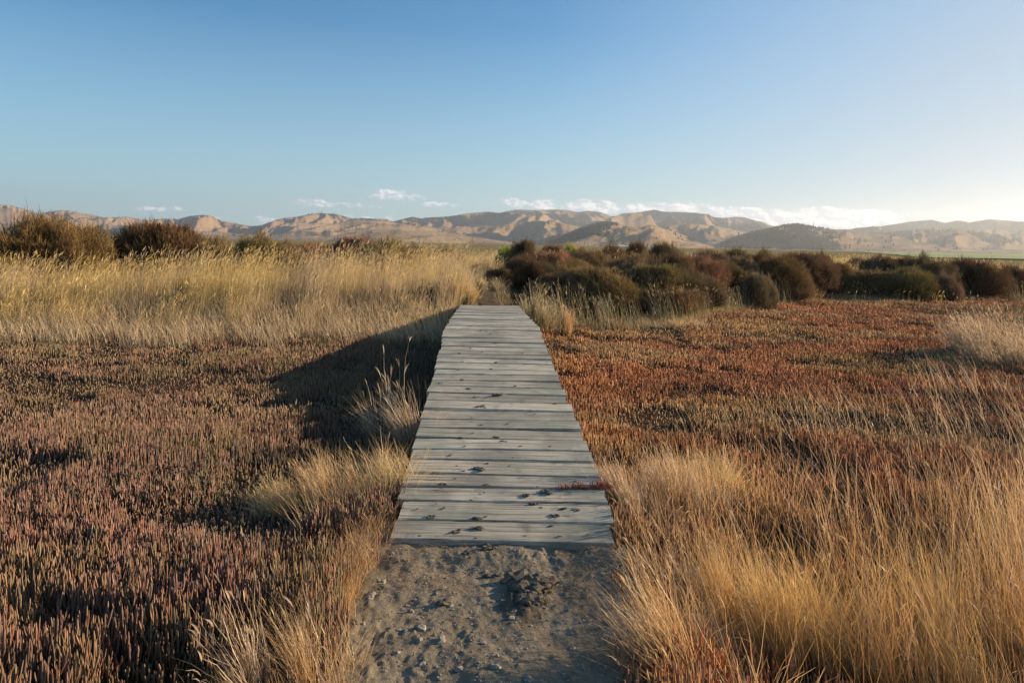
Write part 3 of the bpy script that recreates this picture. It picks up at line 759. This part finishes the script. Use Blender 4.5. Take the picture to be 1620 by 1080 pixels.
tussock(718, 480, 14.9, 900, .85, .38, PI*.3, 0, [GOLD, STRAW], 'golden tussock leaning right at the left far corner of the boardwalk', (.15, .25), (.05, .4), .3, .7, .0030)
tussock(745, 486, 15.2, 250, .30, .18, PI*.3, 0, [[[.30, .33, .10], [.40, .40, .14]], GREEN], 'small yellow-green tuft at the left far corner of the boardwalk', (.2, .3), (.05, .4), .0, .8, .0036)
# straw litter and creeping red shoots by the planks
S = Soup()
n = 1500; x = R.uniform(.30, .62, n); y = R.uniform(2.6, 3.55, n)
c = grass_colors(n, STRAW, PINKISH, R.random(n))*.75
S.blades(np.stack([x, y, path_near(x, y) + .004], -1), .04 + .09*R.random(n), R.uniform(0, 6.28, n), np.full(n, 1.35), .2*R.random(n), np.full(n, .0016), c, c, 3, None, 1, .03)
n = 500; x = R.uniform(-.62, -.18, n); y = R.uniform(3.1, 3.52, n)
c = grass_colors(n, ORANGE, STRAW, R.random(n))*.8
S.blades(np.stack([x, y, path_near(x, y) + .004], -1), .03 + .05*R.random(n), R.uniform(0, 6.28, n), np.full(n, 1.2), .3*R.random(n), np.full(n, .0018), c, c, 3, None, 1, .03)
tag(S.build('straw_litter', M_GRASS), 'loose dead straw lying along the path in front of the planks', 'straw', kind='stuff')
def creeper(pts, n, label):
    S = Soup(); P = []
    for k in range(n):
        t = random.random()**1.5; a_, b_ = pts
        X0, Y0, Z0 = deck_pt(*a_); X1, Y1, Z1 = deck_pt(*b_)
        P.append((X0 + (X1-X0)*t + random.gauss(0, .012), Y0 + (Y1-Y0)*t + random.gauss(0, .008 + .012*(1-t)), Z0 + (Z1-Z0)*t - .005))
    P = np.array(P); c = pal([[.26, .07, .05], [.38, .12, .07], [.20, .07, .05]], R.random(n))
    S.prisms(P, .012 + .04*R.random(n)*(n > 60 or .4), R.normal(PI, 1.4, n), R.uniform(.1, 1.1, n), R.uniform(-.3, .3, n), np.full(n, .0024), c, c*1.2, 4, [.8, 1.1, .7, 1.1, .3], 4)
    o = S.build('glasswort_sprig', M_GLASS, smooth=True); tag(o, label, 'glasswort sprig')
creeper(((968, 770), (885, 774)), 200, 'red glasswort sprig creeping along a plank gap from the right edge')
# ------------------------------------------------------------------ shrubs
def shrub_template(seed, ntw=26000):
    rg = np.random.default_rng(seed)
    n = ntw
    ct = rg.random(n)**.8; ph = rg.uniform(0, 6.28, n); st = np.sqrt(1 - ct*ct)
    d = np.stack([st*np.cos(ph), st*np.sin(ph), ct], -1)
    lum = noise3(d*1.5 + 20 + seed, seed); lum2 = noise3(d*4.5 + 20, seed + 3); lum3 = noise3(d*10 + 20, seed + 4)
    rad = .80 + .30*(lum - .5)*2 + .18*(lum2 - .5)*2 + .10*(lum3 - .5)*2
    deep = rg.random(n)**1.6
    rr = rad*(1 - .38*deep)
    P = d*rr[:, None]*np.array([1, 1, .95]); P[:, 2] = np.maximum(P[:, 2], .0)
    up = d + np.array([0, 0, .30]) + rg.normal(0, .65, (n, 3)); up /= np.linalg.norm(up, axis=1)[:, None]
    th = np.arccos(np.clip(up[:, 2], -1, 1)); az = np.arctan2(up[:, 1], up[:, 0])
    L = (.05 + .11*rg.random(n))*(1 + .9*(rg.random(n) < .05))
    t = rg.random(n)
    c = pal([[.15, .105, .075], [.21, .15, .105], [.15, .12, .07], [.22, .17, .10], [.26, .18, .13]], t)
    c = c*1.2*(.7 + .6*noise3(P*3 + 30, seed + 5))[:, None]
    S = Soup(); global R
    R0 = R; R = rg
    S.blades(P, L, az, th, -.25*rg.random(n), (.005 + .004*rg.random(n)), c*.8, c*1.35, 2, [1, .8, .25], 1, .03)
    # side twiglets
    m = rg.random(n) < .5
    S.blades(P[m] + up[m]*(L[m]*.45)[:, None], L[m]*.55, az[m] + rg.normal(0, 1.2, m.sum()), th[m]*.8, 0*L[m], .006 + 0*L[m], c[m], c[m]*1.25, 1, [1, .3], 1)
    # inner thick mass of branches
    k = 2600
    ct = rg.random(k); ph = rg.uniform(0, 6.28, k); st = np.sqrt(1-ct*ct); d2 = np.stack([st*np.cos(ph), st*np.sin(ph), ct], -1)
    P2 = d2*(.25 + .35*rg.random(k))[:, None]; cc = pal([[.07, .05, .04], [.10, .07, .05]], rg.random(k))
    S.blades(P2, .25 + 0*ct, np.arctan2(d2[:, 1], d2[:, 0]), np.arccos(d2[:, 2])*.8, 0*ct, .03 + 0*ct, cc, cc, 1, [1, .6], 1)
    vv = np.concatenate(S.v); zt = np.percentile(vv[:, 2], 99.3)
    for q_ in S.v: q_[:, 2] *= .95/zt
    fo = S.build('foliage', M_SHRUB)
    S2 = Soup(); k = 14; az = rg.uniform(0, 6.28, k)
    S2.prisms(np.stack([.05*np.cos(az), .05*np.sin(az), 0*az - .1], -1), .75 + .2*rg.random(k), az, .2 + .7*rg.random(k), .2*rg.random(k), .022 + .01*rg.random(k), np.full((k, 3), .06), np.full((k, 3), .06), 4, [1, .8, .6, .4, .2], 4)
    stm = S2.build('stem', M_BARK)
    R = R0
    return fo, stm
temps = [shrub_template(s_) for s_ in (3, 14, 25, 36)]
used = [False]*4
BR = (1.15, 1.0, .82); DK = (.80, .70, .60); OL = (1.04, .98, .70); PU = (1.15, .93, .90); YG = (1.7, 2.3, .8); GY = (1.0, .98, .86); OD = (.90, .86, .60)
shr = [ # px, top row, half width px, D, tint, label
 (75, 341, 80, 17.8, (.92, .74, .58), 'largest brown shrub at the left edge of the photo behind the tall grass'),
 (12, 378, 60, 22.0, DK, 'dark shrub cut off by the left edge, behind the largest brown one'),
 (262, 351, 74, 20.5, (.66, .52, .44), 'broad dark shrub with a domed top, second large one from the left'),
 (208, 381, 45, 21, DK, 'low dark shrub filling the left shoulder of the broad dark one'),
 (335, 373, 46, 21, BR, 'brown shrub on the right shoulder of the broad dark one'),
 (412, 369, 50, 20, OL, 'olive-brown rounded shrub behind the grass, third large one from the left'),
 (478, 382, 40, 27.0, BR, 'low brown shrub between the olive one and the purple-brown one'),
 (556, 372, 44, 24.5, PU, 'purple-brown shrub left of the small olive dome'),
 (618, 376, 40, 22.5, OL, 'small olive dome shrub nearest the track on the left side'),
 (655, 386, 30, 27.0, DK, 'low dark shrub right of the small olive dome'),
 (520, 384, 30, 29.0, BR, 'low brown shrub tucked left behind the purple-brown one'),
 (432, 381, 14, 33.0, YG, 'small bright yellow-green bush peeping over the grass on the left'),
 (705, 388, 26, 36.0, OD, 'thin dark bush line tip left of the track head'),
 (800, 387, 18, 33.0, YG, 'small yellow-green bush left of the round dark shrub'),
 (828, 377, 23, 27.0, DK, 'small round dark shrub standing alone on the skyline right of the track'),
 (872, 384, 28, 27.5, PU, 'purple-brown shrub right of the round dark one on the skyline'),
 (905, 383, 18, 33.0, YG, 'yellow-green bush peeping behind the purple-brown skyline shrub'),
 (832, 401, 38, 20.0, DK, 'black-brown dome shrub beside the far track'),
 (790, 420, 26, 19.5, OD, 'low scrubby shrub at the right border of the far track'),
 (880, 396, 46, 21.5, PU, 'purple-brown shrub behind the tall green tussock'),
 (935, 392, 50, 22.5, BR, 'wide brown shrub in the middle of the shrub bank'),
 (968, 384, 24, 26.5, DK, 'dark shrub on the skyline just left of the small olive dome'),
 (1004, 379, 20, 27.5, OL, 'small olive dome shrub on the skyline above the shrub bank'),
 (1046, 381, 31, 23.5, BR, 'bristly red-brown shrub on the skyline, tallest of the right bank'),
 (1000, 400, 48, 20.0, PU, 'purple-brown shrub below the small olive dome'),
 (885, 428, 42, 17.4, DK, 'dark low shrub in front, right behind the tall green tussock'),
 (950, 420, 62, 17.5, BR, 'large brown shrub in the front row of the shrub bank'),
 (1030, 416, 62, 17.9, OL, 'large olive-brown shrub in the front row, right of the large brown one'),
 (1100, 402, 44, 20.5, BR, 'brown shrub behind the right end of the front row'),
 (1095, 428, 45, 18.6, GY, 'grey-brown shrub at the right end of the front row'),
 (1128, 393, 30, 24.5, PU, 'purple-brown shrub right of the red-brown skyline one'),
 (1163, 390, 26, 25.5, OL, 'olive twiggy shrub standing between two dark ones on the right bank'),
 (1150, 412, 38, 21.8, DK, 'dark slumped shrub below the olive twiggy one'),
 (1208, 395, 50, 24.0, DK, 'broad black dome shrub in the middle of the right bank'),
 (1272, 397, 44, 26.0, DK, 'broad dark brown dome right of the black one'),
 (1196, 430, 32, 20.8, GY, 'grey-brown spiky shrub standing forward among grass at the marsh edge'),
 (1250, 418, 30, 23.5, BR, 'brown shrub low between the two broad dark domes and the marsh'),
 (1300, 395, 13, 33.0, OD, 'tiny dark bush on the skyline right of the broad brown dome'),
 (1320, 412, 26, 27.5, OD, 'low dark shrub at the right foot of the broad brown dome'),
 (1352, 404, 20, 34.0, OD, 'flat dark bush behind a golden gap on the right'),
 (1398, 402, 30, 28.5, DK, 'dark shrub left of the tallest far right dome'),
 (1460, 401, 38, 27.5, DK, 'dark green-black dome shrub, tallest on the far right bank'),
 (1428, 404, 26, 29.0, OD, 'dark olive shrub wedged between the far right domes'),
 (1375, 424, 38, 26.5, OL, 'green low shrub at the marsh edge on the far right bank'),
 (1430, 420, 40, 26.0, OD, 'dark olive spreading shrub in front of the far right domes'),
 (1492, 428, 26, 26.0, GY, 'grey-green shrub at the marsh edge right of the spreading one'),
 (1538, 407, 40, 27.8, DK, 'dark shrub standing alone near the right edge'),
 (1508, 414, 22, 28.5, DK, 'small dark shrub joined to the left side of the lone right one'),
 (1603, 417, 26, 29.0, DK, 'dark low shrub cut off by the right edge of the photo'),
 (1583, 412, 14, 45.0, OD, 'tiny dark bush far off near the right edge'),
 (915, 452, 40, 16.6, DK, 'low dark shrub at the foot of the bank behind the rusty tussock'),
 (975, 450, 46, 16.9, BR, 'low brown shrub at the marsh edge below the large brown one'),
 (1048, 448, 48, 17.2, OD, 'low dark olive shrub at the marsh edge left of the grey-brown one'),
 (905, 408, 44, 19.0, BR, 'brown shrub between the black-brown dome and the front row'),
 (1060, 400, 44, 19.5, DK, 'dark shrub directly below the bristly red-brown skyline one'),
 (1178, 404, 30, 23.5, BR, 'brown shrub between the slumped dark one and the black dome'),
 (1238, 404, 28, 25.5, PU, 'purple-brown shrub in the cleft between the two broad domes'),
 (1685, 405, 45, 27.0, DK, 'dark shrub outside the right edge of the bank'),
 (-70, 365, 60, 21.0, BR, 'brown shrub beyond the left edge of the bank'),
]
for i, (px, ty, hw, D, tint, lb) in enumerate(shr):
    if px > 1650 or px < -20: continue
    k = i % 4
    X, Y, Zt = at(px, ty + 5, D); X = float(X)
    Zb = float(gz(X, D)) - .05; hgt = max(.5, float(Zt) - Zb); r = hw/F*D
    rt = empty('shrub', (X, D, Zb), random.uniform(0, 6.28)); tag(rt, lb, 'shrub', 'shrubs on the marsh banks')
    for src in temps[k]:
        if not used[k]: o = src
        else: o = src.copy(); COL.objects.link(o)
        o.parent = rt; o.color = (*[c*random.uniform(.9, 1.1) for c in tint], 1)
    used[k] = True
    rt.scale = (r*1.42, r*1.3, hgt/.95)

# ------------------------------------------------------------------ hills
sky_px = [(-900, 350), (-500, 340), (-200, 345), (-60, 330), (0, 323), (13, 323), (30, 327), (50, 333), (63, 338), (77, 334), (97, 332), (110, 332), (125, 336), (145, 339), (165, 343), (185, 343), (200, 342), (228, 347), (240, 347), (260, 345), (280, 346), (290, 344), (300, 341), (320, 339), (333, 340), (350, 348), (365, 352), (380, 354), (395, 357), (413, 356), (433, 348), (450, 344), (470, 342), (490, 338), (505, 336), (533, 338), (545, 341), (557, 345), (575, 344), (613, 346), (622, 350), (635, 346), (653, 342), (668, 345), (675, 343), (690, 343), (713, 341), (740, 337), (773, 334), (790, 336), (805, 333), (820, 331), (845, 332), (880, 331), (900, 332), (915, 335), (930, 333), (950, 335), (965, 341), (975, 341), (985, 337), (1010, 335), (1035, 331), (1050, 334), (1080, 335), (1100, 336), (1120, 338), (1130, 343), (1145, 344), (1165, 342), (1177, 343), (1190, 347), (1205, 350), (1220, 356), (1240, 360), (1280, 362), (1345, 362), (1355, 360), (1375, 358), (1395, 357), (1415, 354), (1440, 350), (1475, 347), (1495, 352), (1515, 348), (1535, 351), (1565, 346), (1590, 348), (1620, 350), (1800, 345), (2100, 350), (2600, 345)]
mid_px = [(-900, 372), (-200, 360), (0, 352), (60, 356), (120, 362), (200, 368), (300, 362), (380, 368), (430, 372), (500, 358), (560, 347), (610, 349), (660, 357), (720, 360), (790, 355), (850, 348), (880, 350), (930, 360), (1000, 366), (1080, 352), (1130, 356), (1200, 370), (1300, 366), (1400, 366), (1470, 360), (1560, 362), (1700, 360), (2600, 365)]
low_px = [(-900, 384), (0, 368), (100, 366), (200, 371), (300, 378), (400, 382), (520, 370), (600, 362), (700, 366), (780, 378), (850, 388), (875, 383), (893, 374), (915, 364), (935, 357.5), (955, 353), (968, 354), (985, 355), (1010, 359), (1030, 354), (1050, 360), (1090, 374), (1130, 388), (1160, 376), (1190, 367), (1220, 361), (1240, 356), (1262, 354), (1280, 357), (1320, 362), (1380, 368), (1440, 376), (1510, 386), (1620, 392), (2600, 392)]
def crest(tab, A):
    u_, v_ = uv(*np.array(tab, float).T); return np.interp(A, u_, -v_)
na = 1500
A = np.linspace(-1.55, 1.55, na)
Yh = np.concatenate([np.linspace(2000, 3600, 200), np.linspace(3608, 7600, 300)])
AA, YY = np.meshgrid(A, Yh); XX = AA*YY
def layer(tab, yc, front, back, amp, wl, seed, ang=0.):
    """ridge whose crest stands near distance yc, seen at the elevation in tab; spurs run down towards the viewer"""
    t = crest(tab, A)
    ycv = yc + .10*yc*(noise2(A*6, 0*A, seed) - .5)
    s_ = np.where(YY < ycv[None], (YY - (ycv[None] - front))/front, 1 - (YY - ycv[None])/back)
    s_ = np.clip(s_, 0, 1)
    prof = s_**1.05*(1.25 - .25*s_)
    ca, sa = math.cos(ang), math.sin(ang)
    U = (XX*ca + YY*sa)/wl; W = (-XX*sa + YY*ca)/(wl*2.9)
    wx = 1.1*(fbm(XX/900, YY/900, 3, seed+2) - .5)
    rd = ridged(U + wx*2.2, W + wx, 6, seed+4, .54)
    rd2 = ridged(U*.37 + wx, W*.5, 3, seed+9, .5)
    h = prof*(t*ycv)[None]*(1 + .12*(fbm(XX/700, YY/500, 3, seed+7) - .5))
    h = h + (amp*(rd - .62) + amp*1.2*(rd2 - .6))*(4*s_*(1-s_))**.7*np.clip(t*ycv/150, .12, 1)[None]
    h = np.where(s_ > 0, h, -20)
    # bring each bearing's highest sight line to the traced crest
    for it in range(2):
        mx = np.max(np.maximum(h, .1)/YY, 0)
        sc_ = np.clip(t/np.maximum(mx, 1e-4), .3, 2.5)
        if it == 0: sc_ = np.convolve(np.pad(sc_, 5, 'edge'), np.ones(11)/11, 'valid')
        h = np.where(h > 0, h*sc_[None], h)
    return h
h1 = layer(sky_px, 5600, 2100, 1900, 330, 290, 101, .3)
h2 = layer(mid_px, 4100, 1400, 1200, 250, 220, 131, -.55)
h3 = layer(low_px, 3100, 1000, 900, 120, 170, 161, -.55)
HH = np.maximum(np.maximum(h1, h2), h3) - 3
v = np.stack([XX, YY, HH + H*0], -1).reshape(-1, 3); v[:, 2] += H*(v[:, 2] > 1)
i = np.arange(na*len(Yh)).reshape(len(Yh), na)
q = np.stack([i[:-1, :-1], i[:-1, 1:], i[1:, 1:], i[1:, :-1]], -1).reshape(-1, 4)
tag(mesh('hills', v, [q], M_HILL, smooth=True), kind='structure')
def hill_z(a_, y_):
    ia = np.clip(((a_ - A[0])/(A[1]-A[0])).round().astype(int), 0, na-1); iy = np.clip(np.searchsorted(Yh, y_), 0, len(Yh)-1)
    return HH[iy, ia] + H, iy, ia

# plantations on the hills, far hedges: woods that read as a mass
def conifers(name, label, n, pxr, Yr, keep, hh=(9, 16)):
    pxs = R.uniform(*pxr, n); y = R.uniform(*Yr, n); a_ = (pxs - CX)/F
    z, iy, ia = hill_z(a_, y)
    k = keep(pxs, y, z, iy, ia); a_, y, z = a_[k], y[k], z[k]; n = len(y)
    S = Soup(); h = R.uniform(hh[0], hh[1], n); P = np.stack([a_*y, y, z - 2], -1); o = np.zeros(n)
    c = np.full((n, 3), .04)
    S.prisms(P, h, o, o, o, h*.26, c, c, 3, [.5, 1, .6, .05], 5)
    return tag(S.build(name, M_TREE), label, 'conifer wood', kind='stuff')
conifers('hillside_wood', 'dark conifer plantation on the small pointed hill right of the middle', 9000, (860, 978), (2250, 3160),
         lambda p, y, z, iy, ia: (h3[iy, ia] >= h2[iy, ia]-1) & (z > 3) & (p < 950 + (y - 2300)*.03 + 18*noise2(y/60, p/9, 5)))
conifers('far_hillside_wood', 'hazy conifer plantation covering the broad low hill on the right', 16000, (1140, 1335), (2250, 3160),
         lambda p, y, z, iy, ia: (h3[iy, ia] >= h2[iy, ia]-1) & (z > 3) & (p < 1330) & (R.random(len(p)) < ss(1345, 1255, p + (y - 2700)*.06 + 50*(fbm(y/150, p/20, 3, 6) - .5))), (6, 11))
conifers('scattered_hill_trees', 'dark scattered trees in the gullies of the golden hills', 9000, (0, 1620), (2300, 6500),
         lambda p, y, z, iy, ia: (z > 5) & (fbm(p/38, y/260, 4, 91) > .63 + .03*(p > 500)), (8, 14))
conifers('plain_trees', 'thin dark line of trees along the foot of the hills', 1500, (-100, 1720), (1500, 2300),
         lambda p, y, z, iy, ia: fbm(p/30, y/200, 2, 95) > .55, (4, 8))

# green pasture far right
fx0, fx1 = .60, .90
v = np.array([[.61*170, 170, 0], [1.3*170, 170, 0], [1.4*1600, 1600, 0], [.50*1600, 1600, 0]], float)
Yl = np.linspace(0, 1, 30); g = []
L0, L1, R0_, R1 = v[0], v[3], v[1], v[2]
for t in Yl:
    for s_ in np.linspace(0, 1, 10):
        p = (L0*(1-t) + L1*t)*(1-s_) + (R0_*(1-t) + R1*t)*s_; g.append(p)
g = np.array(g); g[:, 2] = gz(g[:, 0], g[:, 1]) + .25
i = np.arange(300).reshape(30, 10); q = np.stack([i[:-1, :-1], i[:-1, 1:], i[1:, 1:], i[1:, :-1]], -1).reshape(-1, 4)
tag(mesh('field', g, [q], M_FIELD, smooth=True), kind='structure')

# lattice masts on two hilltops
def mast(px, py, D, hgt, label):
    X, Y, Z = at(px, py, D); a_ = np.array([X/Y]); z, iy, ia = hill_z(a_, np.array([Y])); zb = max(float(z[0]), float(Z) - hgt)
    S = Soup(); w = hgt*.05
    c = np.full((1, 3), .2)
    for sx, sy in ((-1, -1), (1, -1), (1, 1), (-1, 1)):
        S.prisms(np.array([[sx*w, sy*w, -6.]]), np.array([hgt+6]), np.array([math.atan2(-sy, -sx)]), np.array([.05]), np.array([0.]), np.array([.5]), c, c, 1, [1, .6], 4)
    for k in range(8):
        for s_ in (-1, 1):
            ww = w*(1 - k/9)
            S.prisms(np.array([[-ww*s_, -ww, k*hgt/8]]), np.array([math.hypot(2*ww, hgt/8)]), np.array([0. if s_ > 0 else PI]), np.array([math.atan2(2*ww, hgt/8)]), np.array([0.]), np.array([.35]), c, c, 1, [1, 1], 3)
    S.prisms(np.array([[0, 0, hgt*.95]]), np.array([hgt*.25]), np.array([0.]), np.array([0.]), np.array([0.]), np.array([.4]), c, c, 1, [1, .6], 4)
    o = S.build('radio_mast', M_MAST); o.location = (float(X), Y, zb); tag(o, label, 'radio mast')
mast(1287, 350, 3100, 18, 'thin lattice mast on the wooded low hill at the right')
mast(505, 333, 5600, 18, 'tiny mast on the rounded hilltop left of the middle')

# ------------------------------------------------------------------ haze
def haze():
    x0, x1, y0, y1, z0, z1 = -13500, 13500, -900, 9300, -4, 520
    v = np.array([(x, y, z) for z in (z0, z1) for y in (y0, y1) for x in (x0, x1)], float)
    f = np.array([(0, 2, 3, 1), (4, 5, 7, 6), (0, 1, 5, 4), (2, 6, 7, 3), (0, 4, 6, 2), (1, 3, 7, 5)])
    m, nt, out = newmat('air_haze')
    p = nt.nodes.new('ShaderNodeVolumePrincipled')
    p.inputs['Color'].default_value = (.80, .88, 1.0, 1); p.inputs['Density'].default_value = 9.0e-5
    p.inputs['Anisotropy'].default_value = .45
    nt.links.new(p.outputs[0], out.inputs['Volume'])
    tag(mesh('haze', v, [f], m), 'pale evening haze over the plain and hills', 'haze', kind='stuff')
haze()

# ------------------------------------------------------------------ sky, sun, camera
w = bpy.data.worlds.new('World'); sc.world = w; w.use_nodes = True
nt = w.node_tree; nt.nodes.clear(); b = NB(nt)
sky = b.n('ShaderNodeTexSky', sky_type='NISHITA', sun_disc=False)
sky.sun_elevation = SUN_EL; sky.sun_rotation = SUN_AZ; sky.altitude = 0; sky.air_density = 1.0; sky.dust_density = .1; sky.ozone_density = 3.0
d = b.n('ShaderNodeTexCoord').outputs['Generated']
sp = b.n('ShaderNodeSeparateXYZ'); b.lk(d, sp.inputs[0])
yy = b.m('MAXIMUM', sp.outputs[1], .02); U = b.m('DIVIDE', sp.outputs[0], yy); W = b.m('DIVIDE', sp.outputs[2], yy)
cl = [(625, 310, 42, 9, .8), (515, 322, 50, 5, .6), (570, 327, 30, 3, .4), (700, 324, 26, 4, .6), (840, 322, 60, 8, .9), (930, 326, 95, 10, 1.4), (1040, 330, 100, 11, 1.7), (1180, 341, 120, 13, 1.9), (1330, 343, 105, 16, 2.1), (1245, 352, 140, 12, 1.8), (270, 331, 50, 3, .3), (590, 345, 60, 4, .4), (420, 348, 60, 4, .4)]
cov = None
for (cx, cy, ra, rb, st) in cl:
    u0, v0 = uv(cx, cy)
    du = b.m('MULTIPLY', b.m('SUBTRACT', U, float(u0)), F/ra); dw = b.m('MULTIPLY', b.m('SUBTRACT', W, float(-v0)), F/rb)
    r2 = b.m('ADD', b.m('MULTIPLY', du, du), b.m('MULTIPLY', dw, dw))
    e = b.m('MULTIPLY', b.m('SUBTRACT', 1.0, r2), st); e = b.m('MAXIMUM', e, -1.0)
    cov = e if cov is None else b.m('MAXIMUM', cov, e)
cb = b.n('ShaderNodeCombineXYZ'); b.put(cb.inputs[0], U); b.put(cb.inputs[1], b.m('MULTIPLY', W, 1.7))
nz = b.noise(cb.outputs[0], 34, 10, .6); nz2 = b.noise(cb.outputs[0], 70, 7, .6)
den = b.m('ADD', b.m('MULTIPLY', cov, .62), b.m('MULTIPLY', b.m('SUBTRACT', nz, .52), 4.4))
al = b.maprange(den, -.1, .5, 0, 1.)
al = b.m('MULTIPLY', al, b.maprange(cov, -.9, -.1))
al = b.m('MULTIPLY', al, b.m('GREATER_THAN', sp.outputs[1], .05))
# lit tops, greyer undersides
cb2 = b.n('ShaderNodeCombineXYZ'); b.put(cb2.inputs[0], b.m('ADD', U, .004)); b.put(cb2.inputs[1], b.m('MULTIPLY', b.m('ADD', W, .003), 1.7))
nzb = b.noise(cb2.outputs[0], 34, 10, .6)
shade = b.maprange(b.m('SUBTRACT', nz, nzb), -.05, .06, 0, 1)
tint = b.mix(shade, (4.2, 4.8, 5.5), (7.6, 7.6, 7.6))
hs = b.n('ShaderNodeHueSaturation'); b.lk(sky.outputs[0], hs.inputs['Color']); hs.inputs['Saturation'].default_value = 1.18
skyc = b.mix(1.0, hs.outputs[0], (.73, 1.06, 1.08), 'MULTIPLY')
lowf = b.maprange(sp.outputs[2], 0, .30, .75, 0)
lowc = b.mix(b.maprange(sp.outputs[0], -.5, .75), (3.1, 4.25, 5.0), (3.1, 3.85, 4.4))
skyc = b.mix(lowf, skyc, lowc)
rf = b.maprange(sp.outputs[0], .05, .55, 0, .9)
skyc = b.mix(rf, skyc, b.mix(b.maprange(sp.outputs[2], 0, .42), (3.0, 3.75, 4.35), (1.55, 2.85, 4.5)))
final = b.mix(al, skyc, tint)
bg = b.n('ShaderNodeBackground'); b.lk(final, bg.inputs[0]); bg.inputs[1].default_value = .072
wo = b.n('ShaderNodeOutputWorld'); b.lk(bg.outputs[0], wo.inputs[0])

L = bpy.data.lights.new('sun', 'SUN'); L.energy = 5.0; L.angle = math.radians(.53); L.color = (1, .76, .49)
lo = bpy.data.objects.new('sun', L); COL.objects.link(lo)
from mathutils import Vector, Euler, Matrix
sd = Vector((math.cos(SUN_EL)*math.sin(SUN_AZ), math.cos(SUN_EL)*math.cos(SUN_AZ), math.sin(SUN_EL)))
lo.rotation_euler = sd.to_track_quat('Z', 'Y').to_euler(); lo.location = sd*50

cam = bpy.data.cameras.new('camera'); co = bpy.data.objects.new('camera', cam); COL.objects.link(co); sc.camera = co
cam.sensor_width = 36; cam.lens = 36*F/1620; cam.shift_y = -(540 - CY)/1620
cam.clip_start = .05; cam.clip_end = 30000
co.location = (0, 0, H)
co.rotation_mode = 'QUATERNION'
q0 = Euler((math.radians(90), 0, 0)).to_quaternion()
from mathutils import Quaternion
co.rotation_quaternion = q0 @ Quaternion((0, 0, 1), ROLL)

sc.render.engine = 'CYCLES'
cy = sc.cycles
cy.use_denoising = True
cy.max_bounces = 6; cy.diffuse_bounces = 3; cy.glossy_bounces = 1; cy.transmission_bounces = 3; cy.volume_bounces = 0; cy.transparent_max_bounces = 4
cy.use_adaptive_sampling = True; cy.adaptive_threshold = .004
sc.view_settings.view_transform = 'Standard'; sc.view_settings.look = 'None'; sc.view_settings.gamma = 1; sc.view_settings.exposure = 1.08
